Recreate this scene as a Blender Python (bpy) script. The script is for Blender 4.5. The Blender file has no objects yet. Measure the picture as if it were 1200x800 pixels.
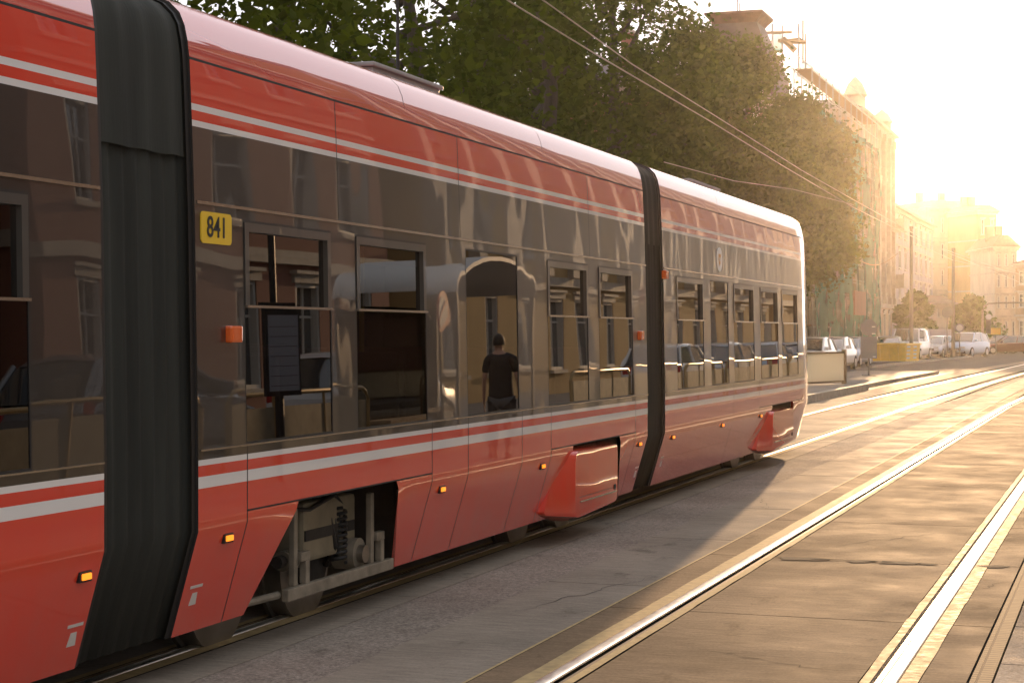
import bpy, math, random
import numpy as np
from mathutils import Vector, Matrix
R = math.radians
rnd = random.Random(7)
S = bpy.context.scene
C = S.collection

# ------------------------------------------------------------------ camera geometry (focal length, yaw, height)
F = 2080.0; VPX = 1322.0; HY = 391.0
TH = math.atan((VPX-600)/F); CT, ST = math.cos(TH), math.sin(TH)
H = 1.52/CT
def SP(px, d):                      # distance along the track of a point seen at px on the plane d metres left of the camera
    Z = F*d/(CT*(VPX-px)); return (Z-d*ST)/CT
def depth(s, d): return s*CT+d*ST
def PX(px, py, d):
    s = SP(px, d); Z = depth(s, d); return Vector((-d, s, H+(HY-py)*Z/F))
def AT(px, py, Z):
    xc = (px-600)/F*Z
    return Vector((-Z*ST+xc*CT, Z*CT+xc*ST, H+(HY-py)*Z/F))
def GR(px, py):
    return AT(px, py, F*H/(py-HY))

# ------------------------------------------------------------------ materials
def newmat(name):
    m = bpy.data.materials.new(name); m.use_nodes = True
    nt = m.node_tree; b = nt.nodes['Principled BSDF']; return m, nt, b
def mat(name, col, rough=.6, metal=0., var=.0, vscale=4., bump=0., bscale=20., coat=0., coat_ior=1.5, stretch=(1,1,1), spec=.5, emit=None, es=1., rvar=0.):
    m, nt, b = newmat(name); n = nt.nodes; l = nt.links
    b.inputs['Base Color'].default_value = (*col, 1); b.inputs['Roughness'].default_value = rough
    b.inputs['Metallic'].default_value = metal; b.inputs['Specular IOR Level'].default_value = spec
    b.inputs['Coat Weight'].default_value = coat; b.inputs['Coat IOR'].default_value = coat_ior
    b.inputs['Coat Roughness'].default_value = .02
    if emit: b.inputs['Emission Color'].default_value = (*emit, 1); b.inputs['Emission Strength'].default_value = es
    if var or bump or rvar:
        g = n.new('ShaderNodeNewGeometry'); mp = n.new('ShaderNodeMapping'); mp.inputs['Scale'].default_value = stretch
        l.new(g.outputs['Position'], mp.inputs['Vector'])
    if var or rvar:
        t = n.new('ShaderNodeTexNoise'); t.inputs['Scale'].default_value = vscale; t.inputs['Detail'].default_value = 6
        l.new(mp.outputs[0], t.inputs['Vector'])
    if var:
        r = n.new('ShaderNodeMapRange'); r.inputs['From Min'].default_value = .3; r.inputs['From Max'].default_value = .7
        r.inputs['To Min'].default_value = 1-var; r.inputs['To Max'].default_value = 1+var
        l.new(t.outputs['Fac'], r.inputs['Value'])
        x = n.new('ShaderNodeVectorMath'); x.operation = 'SCALE'; x.inputs[0].default_value = col
        l.new(r.outputs[0], x.inputs['Scale']); l.new(x.outputs[0], b.inputs['Base Color'])
    if rvar:
        r2 = n.new('ShaderNodeMapRange'); r2.inputs['From Min'].default_value = .3; r2.inputs['From Max'].default_value = .7
        r2.inputs['To Min'].default_value = max(rough-rvar, .02); r2.inputs['To Max'].default_value = rough+rvar
        l.new(t.outputs['Fac'], r2.inputs['Value']); l.new(r2.outputs[0], b.inputs['Roughness'])
    if bump:
        t2 = n.new('ShaderNodeTexNoise'); t2.inputs['Scale'].default_value = bscale; t2.inputs['Detail'].default_value = 5
        l.new(mp.outputs[0], t2.inputs['Vector'])
        bp = n.new('ShaderNodeBump'); bp.inputs['Strength'].default_value = 1; bp.inputs['Distance'].default_value = bump
        l.new(t2.outputs['Fac'], bp.inputs['Height']); l.new(bp.outputs[0], b.inputs['Normal'])
        if coat: l.new(bp.outputs[0], b.inputs['Coat Normal'])
    return m
def glossy_panel(name, col, wob, wscale, coat=1., ior=1.6, rough=.25, metal=0., dirt=.0):
    """painted panel with a slightly wavy clear coat and a film of dust"""
    m, nt, b = newmat(name); n = nt.nodes; l = nt.links
    g = n.new('ShaderNodeNewGeometry'); mp = n.new('ShaderNodeMapping'); mp.inputs['Scale'].default_value = (1, 1, .45)
    l.new(g.outputs['Position'], mp.inputs['Vector'])
    t = n.new('ShaderNodeTexNoise'); t.inputs['Scale'].default_value = wscale; t.inputs['Detail'].default_value = 1.2
    l.new(mp.outputs[0], t.inputs['Vector'])
    bp = n.new('ShaderNodeBump'); bp.inputs['Distance'].default_value = wob; l.new(t.outputs['Fac'], bp.inputs['Height'])
    l.new(bp.outputs[0], b.inputs['Coat Normal']); l.new(bp.outputs[0], b.inputs['Normal'])
    b.inputs['Roughness'].default_value = rough; b.inputs['Metallic'].default_value = metal
    b.inputs['Coat Weight'].default_value = coat; b.inputs['Coat IOR'].default_value = ior; b.inputs['Coat Roughness'].default_value = .015
    t2 = n.new('ShaderNodeTexNoise'); t2.inputs['Scale'].default_value = 3.; t2.inputs['Detail'].default_value = 8; t2.inputs['Roughness'].default_value = .65
    mp2 = n.new('ShaderNodeMapping'); mp2.inputs['Scale'].default_value = (1, 1, .3); l.new(g.outputs['Position'], mp2.inputs['Vector']); l.new(mp2.outputs[0], t2.inputs['Vector'])
    r = n.new('ShaderNodeMapRange'); r.inputs['From Min'].default_value = .35; r.inputs['From Max'].default_value = .75; r.inputs['To Max'].default_value = dirt
    l.new(t2.outputs['Fac'], r.inputs['Value'])
    # more road dust towards the bottom of the skirt
    sx = n.new('ShaderNodeSeparateXYZ'); l.new(g.outputs['Position'], sx.inputs[0])
    r3 = n.new('ShaderNodeMapRange'); r3.inputs['From Min'].default_value = .85; r3.inputs['From Max'].default_value = .2; r3.inputs['To Min'].default_value = 1; r3.inputs['To Max'].default_value = 3
    l.new(sx.outputs['Z'], r3.inputs['Value'])
    mu = n.new('ShaderNodeMath'); mu.operation = 'MULTIPLY'; l.new(r.outputs[0], mu.inputs[0]); l.new(r3.outputs[0], mu.inputs[1])
    mx = n.new('ShaderNodeMix'); mx.data_type = 'RGBA'; mx.inputs[6].default_value = (*col, 1); mx.inputs[7].default_value = (.22, .17, .12, 1)
    l.new(mu.outputs[0], mx.inputs[0]); l.new(mx.outputs[2], b.inputs['Base Color'])
    return m
def glass_mat(name, tint, ior=1.6, wob=.0012, wscale=1.5, refl=.95):
    m = bpy.data.materials.new(name); m.use_nodes = True; nt = m.node_tree; n = nt.nodes; l = nt.links; n.clear()
    o = n.new('ShaderNodeOutputMaterial'); mx = n.new('ShaderNodeMixShader'); tr = n.new('ShaderNodeBsdfTransparent'); gl = n.new('ShaderNodeBsdfGlossy')
    tr.inputs[0].default_value = (*tint, 1); gl.inputs['Roughness'].default_value = .01; gl.inputs[0].default_value = (refl, refl, refl, 1)
    fr = n.new('ShaderNodeFresnel'); fr.inputs[0].default_value = ior
    g = n.new('ShaderNodeNewGeometry'); oi = n.new('ShaderNodeObjectInfo'); ad = n.new('ShaderNodeVectorMath')
    mp = n.new('ShaderNodeMapping'); mp.inputs['Scale'].default_value = (1, 1, .5)
    l.new(g.outputs['Position'], mp.inputs[0]); l.new(mp.outputs[0], ad.inputs[0]); l.new(oi.outputs['Random'], ad.inputs[1])
    t = n.new('ShaderNodeTexNoise'); t.inputs['Scale'].default_value = wscale; t.inputs['Detail'].default_value = .5; l.new(ad.outputs[0], t.inputs['Vector'])
    bp = n.new('ShaderNodeBump'); bp.inputs['Distance'].default_value = wob; l.new(t.outputs['Fac'], bp.inputs['Height']); l.new(bp.outputs[0], gl.inputs['Normal'])
    l.new(fr.outputs[0], mx.inputs[0]); l.new(tr.outputs[0], mx.inputs[1]); l.new(gl.outputs[0], mx.inputs[2]); l.new(mx.outputs[0], o.inputs[0])
    return m
M = {}
M['red'] = glossy_panel('red_paint', (.70, .042, .016), .0022, 1.1, ior=1.5, dirt=.08)
M['redroof'] = glossy_panel('red_roof_paint', (.7, .03, .016), .002, 1.3, ior=3.8, dirt=.02)
M['white'] = glossy_panel('white_stripe_paint', (.78, .76, .73), .004, 1.3, ior=1.6, dirt=.05)
M['black'] = glossy_panel('dark_glazed_panel', (.014, .013, .012), .0045, 1.6, ior=1.66, rough=.3, dirt=.03)
M['seam'] = mat('seam_gap', (.02, .018, .016), .7)
M['trim'] = mat('aluminium_trim', (.5, .47, .42), .25, 1)
M['sash'] = mat('window_sash', (.075, .07, .062), .35, .3, coat=.5)
M['gasket'] = mat('rubber_gasket', (.012, .012, .012), .5)
M['glass'] = glass_mat('tinted_glass', (.14, .14, .13), 2.0)
M['rubber'] = mat('bellows_rubber', (.032, .034, .029), .8, spec=.2, var=.35, vscale=3, stretch=(1, 2, .15), bump=.002, bscale=40)
M['under'] = mat('dirty_underframe', (.03, .026, .022), .8, var=.4, vscale=9, bump=.003, bscale=30)
M['bogie'] = mat('dusty_bogie_box', (.22, .185, .12), .6, .0, var=.25, vscale=6, bump=.001)
M['galv'] = mat('galvanised_bar', (.24, .21, .16), .5, .3, var=.3, vscale=12)
M['steel'] = mat('wheel_steel', (.25, .23, .2), .4, .9, var=.3)
M['interior'] = mat('interior_grey', (.18, .17, .16), .7)
M['seatm'] = mat('seat_fabric', (.12, .03, .03), .9)
M['pole'] = mat('yellow_grab_pole', (.5, .35, .03), .35)
M['orange'] = mat('orange_reflector', (.75, .12, .015), .25, coat=1)
M['lamp'] = mat('amber_lamp_lit', (.8, .25, .02), .3, emit=(1, .22, .015), es=1.0)
M['yellow'] = mat('yellow_plate', (.8, .52, .03), .4)
M['ink'] = mat('black_ink', (.02, .02, .02), .5)
M['mark'] = mat('white_mark', (.6, .57, .52), .5)
M['alu'] = mat('roof_unit_metal', (.28, .28, .27), .45, .4, var=.15)

# ------------------------------------------------------------------ mesh helpers
class MB:
    def __init__(s): s.v = []; s.f = []; s.m = []; s.mats = []; s.smooth = False
    def mi(s, m):
        if m not in s.mats: s.mats.append(m)
        return s.mats.index(m)
    def face(s, pts, m):
        b = len(s.v); s.v += [tuple(p) for p in pts]; s.f.append(tuple(range(b, b+len(pts)))); s.m.append(s.mi(m))
    def grid(s, rows, m, closed=False, cap=False):      # rows: list of rings
        b = len(s.v); n = len(rows[0]); k = s.mi(m)
        for r in rows: s.v += [tuple(p) for p in r]
        for i in range(len(rows)-1):
            for j in range(n if closed else n-1):
                j2 = (j+1) % n
                s.f.append((b+i*n+j, b+i*n+j2, b+(i+1)*n+j2, b+(i+1)*n+j)); s.m.append(k)
        if cap:
            s.f.append(tuple(b+j for j in range(n))[::-1]); s.m.append(k)
            s.f.append(tuple(b+(len(rows)-1)*n+j for j in range(n))); s.m.append(k)
    def box(s, a, b, m, T=None):
        x0, y0, z0 = a; x1, y1, z1 = b
        v = [Vector(p) for p in ((x0,y0,z0),(x1,y0,z0),(x1,y1,z0),(x0,y1,z0),(x0,y0,z1),(x1,y0,z1),(x1,y1,z1),(x0,y1,z1))]
        if T: v = [T @ p for p in v]
        o = len(s.v); s.v += [tuple(p) for p in v]; k = s.mi(m)
        for q in ((0,3,2,1),(4,5,6,7),(0,1,5,4),(1,2,6,5),(2,3,7,6),(3,0,4,7)):
            s.f.append(tuple(o+i for i in q)); s.m.append(k)
    def tube(s, pts, r, m, n=8, cap=True):
        pts = [Vector(p) for p in pts]; rr = r if isinstance(r, (list, tuple)) else [r]*len(pts); rows = []
        for i, p in enumerate(pts):
            d = (pts[min(i+1, len(pts)-1)]-pts[max(i-1, 0)]).normalized()
            a = d.orthogonal() if abs(d.z) > .95 else d.cross(Vector((0, 0, 1))); a.normalize(); c = d.cross(a)
            rows.append([p+(a*math.cos(2*math.pi*j/n)+c*math.sin(2*math.pi*j/n))*rr[i] for j in range(n)])
        s.grid(rows, m, True, cap)
    def prism(s, poly, axis, a, b, m):      # poly in the other two axes
        def P(u, w, t): return {'x': (t, u, w), 'y': (u, t, w), 'z': (u, w, t)}[axis]
        s.grid([[P(u, w, a) for u, w in poly], [P(u, w, b) for u, w in poly]], m, True, True)
    def disc(s, c, axis, r, h, m, n=20):
        c = Vector(c); rows = []
        for t in (-h/2, h/2):
            row = []
            for j in range(n):
                u, w = r*math.cos(2*math.pi*j/n), r*math.sin(2*math.pi*j/n)
                row.append(c+Vector({'x': (t, u, w), 'y': (u, t, w), 'z': (u, w, t)}[axis]))
            rows.append(row)
        s.grid(rows, m, True, True)
    def build(s, name, parent=None, smooth=False, bevel=0, angle=40, recalc=True):
        me = bpy.data.meshes.new(name); me.from_pydata(s.v, [], s.f)
        for m in s.mats: me.materials.append(m)
        me.polygons.foreach_set('material_index', s.m)
        import bmesh
        bm = bmesh.new(); bm.from_mesh(me); bmesh.ops.remove_doubles(bm, verts=bm.verts, dist=1e-5)
        if recalc: bmesh.ops.recalc_face_normals(bm, faces=bm.faces)
        if bevel: bmesh.ops.bevel(bm, geom=bm.edges, offset=bevel, segments=2, affect='EDGES', profile=.6, clamp_overlap=True)
        if smooth:
            for f in bm.faces: f.smooth = True
            for e in bm.edges:
                if len(e.link_faces) == 2 and e.calc_face_angle(0) > R(angle): e.smooth = False
        bm.to_mesh(me); bm.free()
        o = bpy.data.objects.new(name, me); C.objects.link(o)
        if parent: o.parent = parent
        return o
def thing(name, label, cat, loc=(0, 0, 0), rz=0, group=None):
    o = bpy.data.objects.new(name, None); C.objects.link(o); o.location = loc; o.rotation_euler = (0, 0, rz)
    tag(o, label, cat, group); return o
def tag(o, label, cat, group=None):
    o['label'] = label; o['category'] = cat
    if group: o['group'] = group
    return o
def struct(o, kind='structure'): o['kind'] = kind; return o
def dup(root, loc, rz, label=None, group=None):
    r = root.copy(); C.objects.link(r); r.location = loc; r.rotation_euler = (0, 0, rz)
    if label: r['label'] = label
    if group: r['group'] = group
    for ch in list(root.children):
        c = ch.copy(); C.objects.link(c); c.parent = r
        for g in ch.children:
            d = g.copy(); C.objects.link(d); d.parent = c
    return r

# ================================================================== TRAM
DN, DC = 3.95, 5.2
PROF = [(.235, .14), (.72, 0), (.768, 0), (.911, 0), (.964, 0), (1.014, 0), (1.04, 0), (1.085, .0), (2.15, .018), (2.205, .02), (2.545, .032),
        (2.573, .033), (2.618, .035), (2.648, .036), (2.845, .045), (2.857, .046), (2.93, .055), (3.0, .070), (3.06, .096), (3.11, .148), (3.15, .235), (3.18, .33), (3.205, .48), (3.23, .8), (3.24, 1.25)]
BAND = ['red', 'red', 'red', 'white', 'red', 'white', 'black', 'black', 'black', 'black', 'white', 'red', 'white', 'red', 'seam'] + ['redroof']*9
def off(z):
    for (z0, o0), (z1, o1) in zip(PROF, PROF[1:]):
        if z0 <= z <= z1: return o0+(o1-o0)*(z-z0)/(z1-z0)
    return PROF[0][1] if z < .5 else 1.25
def PT(px, py, out=0):          # pixel -> point on the tram's near side
    d = DN
    for _ in range(5):
        p = PX(px, py, d); d = DN+off(p.z)-out
    return PX(px, py, d)
tram = thing('tram', 'red low-floor articulated tram with dark glazed band and white stripes, moving along the rails', 'tram', (0, 0, 0))
tram.location = (-DC, 12, 0)
TL = Vector((DC, -12, 0))
def L(p): return Vector(p)+TL          # world -> tram local

def body_section(s0, s1, low, up, roof, wins, arches, nose=0):
    """low/up/roof: seam positions; wins: (s_a, s_b); arches: (ta, tb, ba, bb)"""
    g = .005; cols = {s0: s0, s1: s1}; gro = []
    for lst, r in ((low, (0, 6)), (up, (9, 14)), (roof, (16, 23))):
        for s in lst:
            cols[s-g] = s-g; cols[s+g] = s+g; gro.append((s, r))
    for a, b in wins: cols[a] = a; cols[b] = b
    for ta, tb, ba, bb in arches: cols[ta] = ba; cols[tb] = bb
    n0 = int((s1-s0)/.6)
    tops = sorted(cols)
    mb = MB(); rows = []
    for side in (1, -1):
        for i in range(len(PROF)-1):
            (z0, o0), (z1, o1) = PROF[i], PROF[i+1]
            for a, b in zip(tops, tops[1:]):
                mid = (a+b)/2
                if i == 7 and any(w0-1e-4 < mid < w1+1e-4 for w0, w1 in wins): continue
                if i < 2 and any(ta-1e-4 < mid < tb+1e-4 for ta, tb, _, _ in arches): continue
                m = BAND[i]
                if b-a < .0101 and any(abs(mid-s) < .001 and r[0] <= i <= r[1] for s, r in gro): m = 'seam'
                def P(s, z, o):
                    if z < .768: s = s+(cols[s]-s)*(.768-z)/(.768-.235)
                    x = -(DN+o) if side > 0 else -(2*DC-DN-o)
                    return L((x, s, z))
                mb.face([P(a, z0, o0), P(b, z0, o0), P(b, z1, o1), P(a, z1, o1)], M[m])
    # end walls
    ring = [(-(DN+o), z) for z, o in PROF]+[(-(2*DC-DN-o), z) for z, o in PROF[::-1][1:]]
    if not nose: mb.face([L((x, s1, z)) for x, z in ring], M['seam'])
    mb.face([L((x, s0, z)) for x, z in ring], M['seam'])
    if nose:
        prev = [(x, z) for x, z in ring]; rr = [prev]; ss = [s1]
        for t in (.15, .35, .55, .75, .9, 1.0):
            k = 1-.55*(1-math.sqrt(max(0, 1-(t*.93)**2)))
            rr.append([(-DC+(x+DC)*k, z if z < 1.2 else 1.2+(z-1.2)*(1-.25*t*t)) for x, z in ring]); ss.append(s1+nose*(1-(1-t)**1.0)*(1 if t < 1 else 1))
        for q in range(len(rr)-1):
            for j in range(len(ring)-1):
                jj = j if j < len(PROF)-1 else 2*(len(PROF)-1)-1-j
                m = 'black' if 1.085 <= PROF[jj][0] < 2.2 or (.9 < PROF[jj][0] < 1.08 and 0) else BAND[jj]
                mb.face([L((rr[q][j][0], ss[q], rr[q][j][1])), L((rr[q][j+1][0], ss[q], rr[q][j+1][1])), L((rr[q+1][j+1][0], ss[q+1], rr[q+1][j+1][1])), L((rr[q+1][j][0], ss[q+1], rr[q+1][j][1]))], M[m])
        mb.face([L((x, ss[-1], z)) for x, z in rr[-1]], M['black'])
    o = mb.build('car_body', tram, smooth=True, angle=25)
    # mouldings above and below the window band
    for z, m, h in ((2.203, 'trim', .007), (1.083, 'trim', .004)):
        t = MB()
        for side in (1, -1):
            x = -(DN+off(z)) if side > 0 else -(2*DC-DN-off(z))
            t.box(L((x-.004, s0+.01, z-h)), L((x+.009*side if side > 0 else x-.009, s1-.01, z+h)), M[m])
        t.build('moulding', tram)
    # floor, ceiling, underframe
    f = MB(); f.box(L((-DC-1.05, s0+.03, .86)), L((-DC+1.1, s1-.03, .9)), M['interior']); f.box(L((-DC-1.15, s0+.03, 2.22)), L((-DC+1.15, s1-.03, 2.26)), M['interior']); f.build('cabin_lining', tram)
    return o
def window(a, b, kind='sash', side=1):
    x = lambda z, q=0: (-(DN+off(z))+q) if side > 0 else (-(2*DC-DN-off(z))-q)
    w = MB(); zt, zb, zs = 2.15, 1.085, 1.745
    def bar(s0, s1, z0, z1, q0, q1, m):
        w.grid([[L((x(z0, q0), s0, z0)), L((x(z0, q1), s0, z0)), L((x(z1, q1), s0, z1)), L((x(z1, q0), s0, z1))],
                [L((x(z0, q0), s1, z0)), L((x(z0, q1), s1, z0)), L((x(z1, q1), s1, z1)), L((x(z1, q0), s1, z1))]], m, True, True)
    gq = .012
    bar(a, a+gq, zb, zt, -.03, .0, M['gasket']); bar(b-gq, b, zb, zt, -.03, .0, M['gasket'])
    bar(a+gq, b-gq, zb, zb+gq, -.03, .0, M['gasket']); bar(a+gq, b-gq, zt-gq, zt, -.03, 0, M['gasket'])
    a1, b1 = a+gq, b-gq
    panes = []
    if kind == 'sash':
        t = .042
        bar(a1, a1+t, zs, zt-gq, -.035, .006, M['sash']); bar(b1-t, b1, zs, zt-gq, -.035, .006, M['sash'])
        bar(a1+t, b1-t, zt-gq-t, zt-gq, -.035, .006, M['sash']); bar(a1, b1, zs-.012, zs, -.035, .016, M['trim'])
        panes = [(a1+t, b1-t, zs, zt-gq-t, -.02), (a1, b1, zb+gq, zs-.012, -.004)]
    else: panes = [(a1, b1, zb+gq, zt-gq, -.004)]
    o = w.build('window', tram)
    for p0, p1, z0, z1, q in panes:
        if side < 0: p0, p1 = p1, p0
        g = MB(); g.grid([[L((x(z0, q), p0, z0)), L((x(z0, q), p1, z0))], [L((x(z1, q), p0, z1)), L((x(z1, q), p1, z1))]], M['glass']); g.build('pane', o, recalc=False)
W_mid = [(288, 391, 'sash'), (419, 502, 'sash'), (548, 609, 'full'), (643, 691, 'sash'), (703, 743, 'sash')]
W_front = [(794, 826, 'sash'), (834, 855, 'full'), (861, 885, 'sash'), (892, 913, 'sash'), (917, 936, 'sash')]
sx = lambda p: SP(p, DN)
SL1 = sx(122); SM0 = sx(232.5); SM1 = sx(759); SF0 = sx(779.5); SF1 = sx(941.5); SL0 = SL1-7.6
left_w = [(sx(-130), sx(-45), 'sash'), (sx(-42)+.2, sx(38), 'sash')]
left_w = [(SL1-5.9, SL1-4.9, 'sash'), (SL1-4.5, SL1-3.5, 'sash'), (SL1-3.1, SL1-2.0, 'full'), (sx(38)-.95, sx(38), 'sash')]
def sb(px, py): return PT(px, py).y
arch_mid = (sx(350), sx(465), sb(289, 705), sb(462.5, 662))
arch_cov = (sx(672), sx(726), sb(640, 607), sb(724, 580))
arch_cov2 = (sx(905), sx(929), sb(889, 529), sb(928, 518))
body_section(SL0, SL1, [SL1-1.5, SL1-3.2, SL1-5.2], [SL1-2.4, SL1-5], [SL1-3], [(a, b) for a, b, k in left_w], [(SL1-5.6, SL1-4.2, SL1-5.8, SL1-4.2)])
body_section(SM0, SM1, [sx(p) for p in (290, 506.5, 549, 612, 646, 745)], [sx(p) for p in (401, 543, 694)], [sx(484), sx(644)],
             [(sx(a), sx(b)) for a, b, k in W_mid], [arch_mid, arch_cov])
body_section(SF0, SF1, [sx(p) for p in (834, 860, 890)], [sx(p) for p in (848, 915)], [sx(847), sx(904)], [(sx(a), sx(b)) for a, b, k in W_front], [arch_cov2], nose=1.5)
for a, b, k in left_w+[(sx(a), sx(b), k) for a, b, k in W_mid+W_front]:
    window(a, b, k, 1); window(a, b, k, -1)
# horizontal skirt seams
def strip(s0, s1, z, name='panel_gap'):
    t = MB(); x = -(DN+off(z)); t.box(L((x-.004, s0, z-.004)), L((x+.0015, s1, z+.004)), M['seam']); t.build(name, tram)
strip(sx(290), sx(506.5), .772); strip(sx(646), sx(745), .772); strip(sx(890), SF1-.05, .772)
# bellows
def bellows(s0, s1, npl):
    mb = MB(); n = npl*4
    base = [(z, o) for z, o in PROF]
    ring0 = [(-(DN+o+.045), z-(.03 if z > 3 else 0)) for z, o in base]+[(-(2*DC-DN-o-.045), z-(.03 if z > 3 else 0)) for z, o in base[::-1][1:]]
    rows = []
    for i in range(n+1):
        t = i/n; ph = 2*math.pi*npl*t; k = 1+.007*math.cos(ph)+(.004 if i in (0, n) else 0)
        rows.append([L((-DC+(x+DC)*k, s0+(s1-s0)*t, z if z < .5 else z+.008*math.cos(ph)*(z > 2.9))) for x, z in ring0])
    mb.grid(rows, M['rubber'], True)
    b = mb.build('bellows', tram, smooth=True, angle=80)
    # dark clamping frames at both ends and an overlapping upper hood
    for s in (s0+.0, s1-.04):
        c = MB(); r = [(-(DN+o+.012), z-(.01 if z > 3 else 0)) for z, o in base]+[(-(2*DC-DN-o-.012), z-(.01 if z > 3 else 0)) for z, o in base[::-1][1:]]
        c.grid([[L((x, s, z)) for x, z in r], [L((x, s+.04, z)) for x, z in r]], M['gasket'], True); c.build('clamp_frame', b)
    hd = MB(); r = [(-(DN+o+.022), z-(.015 if z > 3 else 0)) for z, o in [(2.40, off(2.4))]+base if z >= 2.4]
    r = r+[(-2*DC-x, z) for x, z in r[::-1]]
    rows = []
    for i in range(n+1):
        t = i/n; k = 1+.004*math.cos(2*math.pi*npl*t*.5+1)+.003*math.sin(9*t)
        rows.append([L((-DC+(x+DC)*k, s0+.045+(s1-s0-.09)*t, z+.003*math.sin(5*t*math.pi)*(z < 2.41))) for x, z in r])
    hd.grid(rows, M['rubber']); h = hd.build('hood', b, smooth=True, angle=80)
bellows(SL1, SM0, 7); bellows(SM1, SF0, 6)
# underframes and running gear
def inside_box(s0, s1, z0, z1, x0=-DC-1.0, x1=-DC+.96, m='under', name='underframe'):
    mb = MB(); mb.box(L((x0, s0, z0)), L((x1, s1, z1)), M[m]); return mb.build(name, tram, bevel=.01)
inside_box(SL0+.1, SL1-5.9, .26, .42); inside_box(SL1-4.1, SL1-.1, .26, .42)
inside_box(SM0+.1, arch_mid[2]-.1, .26, .42); inside_box(arch_mid[3]+.1, arch_cov[2]-.05, .26, .42); inside_box(arch_cov[3]+.05, SM1-.1, .26, .42)
inside_box(SF0+.1, arch_cov2[2]-.1, .26, .42); inside_box(SL1-.1, SM0+.1, .3, .42, -DC-.8, -DC+.8); inside_box(SM1-.1, SF0+.1, .3, .42, -DC-.8, -DC+.8)
def arch_lining(s0, s1):
    mb = MB(); mb.box(L((-DC-1.1, s0-.35, .80)), L((-DC+1.19, s1+.1, .84)), M['under'])
    mb.box(L((-DC+.35, s0-.3, .24)), L((-DC+.4, s1+.08, .8)), M['under'])
    mb.box(L((-DC+.4, s1+.06, .24)), L((-DC+1.08, s1+.1, .8)), M['under'])
    mb.box(L((-DC+.4, s0-.38, .24)), L((-DC+1.08, s0-.34, .8)), M['under'])
    mb.build('wheel_arch_lining', tram)
def wheelset(s, r=.31):
    w = MB()
    for x in (-DC-.75, -DC+.75):
        w.disc(L((x, s, r)), 'x', r, .11, M['steel'], 32); w.disc(L((x-.06*(1 if x > -DC else -1), s, r)), 'x', r+.025, .025, M['steel'], 32)
        w.disc(L((x+.08*(1 if x > -DC else -1), s, r)), 'x', .13, .1, M['under'], 20)
    w.tube([L((-DC-.75, s, r)), L((-DC+.75, s, r))], .06, M['under'])
    return w.build('wheel_pair', tram, smooth=True, angle=35)
arch_lining(arch_mid[2], arch_mid[3]); arch_lining(SL1-5.7, SL1-4.2); arch_lining(arch_cov[2], arch_cov[3]); arch_lining(arch_cov2[2], arch_cov2[3])
for s in (SL1-5.5, SL1-4.4, arch_mid[0]-.02, arch_mid[1]-.28, arch_cov[0], arch_cov[1]-.15+.0, arch_cov2[0], arch_cov2[1]): wheelset(s)
# bogie in the open arch
def QB(px, py, d): return L(PX(px, py, d))
bg = MB()
def quadbox(pxa, pya, pxb, pyb, d0, d1, m, mbx):   # box between two pixels on plane d0, going inwards to d1
    a = PX(pxa, pya, d0); b = PX(pxb, pyb, d0)
    mbx.box(L((-d0, min(a.y, b.y), min(a.z, b.z))), L((-d1, max(a.y, b.y), max(a.z, b.z))), m)
quadbox(356, 660, 417, 577, 4.2, 4.6, M['bogie'], bg); bogie = bg.build('bogie_frame', tram, bevel=.025)
t = MB(); quadbox(358, 622, 415.5, 620, 4.195, 4.202, M['under'], t); t.build('cover_seam', bogie)
z_beam = .255; sA = sb(335, 700)-.02; sB = sb(457, 662)
t = MB(); t.box(L((-4.10, sA, .235)), L((-4.06, sB, .3)), M['galv']); t.build('guard_beam', bogie, bevel=.006)
for px in (346, 436):
    s_ = SP(px, 4.08); t = MB(); t.box(L((-4.12, s_, .3)), L((-4.085, s_+.042, .70)), M['galv']); t.build('guard_post', bogie, bevel=.005)
    t = MB(); t.box(L((-4.11, s_+.055, .42)), L((-4.07, s_+.16, .47)), M['galv']); t.box(L((-4.11, s_+.11, .3)), L((-4.07, s_+.155, .42)), M['galv']); t.build('bracket', bogie, bevel=.005)
t = MB()
for k in range(6):
    s_ = arch_mid[0]+.42+k*.035; t.disc(L((-4.25, s_, .40)), 'y', .055, .018, M['galv'], 14)
t.tube([L((-4.25, arch_mid[0]+.35, .40)), L((-4.25, arch_mid[0]+.7, .40))], .035, M['under']); t.build('damper', bogie, smooth=True)
t = MB()
for k, (a0, a1) in enumerate(((.78, .42), (.76, .38), (.75, .5))):
    s_ = arch_mid[1]-.30+k*.05; t.tube([L((-4.3, s_-.2, a0)), L((-4.22, s_-.05, .62)), L((-4.2, s_, a1)), L((-4.3, s_+.1, .3))], .018, M['gasket'])
t.build('hose', bogie, smooth=True)
t = MB(); t.disc(L((-4.2, arch_mid[1]-.12, .36)), 'x', .09, .14, M['galv'], 20); t.disc(L((-4.12, arch_mid[1]-.12, .36)), 'x', .05, .06, M['steel'], 16); t.build('axle_box', bogie, smooth=True, angle=35)
for s_ in (arch_mid[0]-.12, arch_mid[1]-.22):
    t = MB(); t.tube([L((-4.22+.05*math.cos(a*.7), s_+.05*math.sin(a*.7), .32+.0035*a)) for a in range(90)], .011, M['gasket'], 6); t.build('coil_spring', bogie, smooth=True)
t = MB(); t.tube([L((-4.2, arch_mid[0]+.2, .70)), L((-4.18, arch_mid[0]+.6, .66)), L((-4.2, arch_mid[1]-.3, .71)), L((-4.22, arch_mid[1]-.1, .6))], .012, M['gasket'], 6); t.build('cable', bogie, smooth=True)
t = MB(); t.tube([L((-4.15, sA-.35, .27)), L((-4.12, sA, .27))], .02, M['galv']); t.build('brake_rod', bogie)
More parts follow.
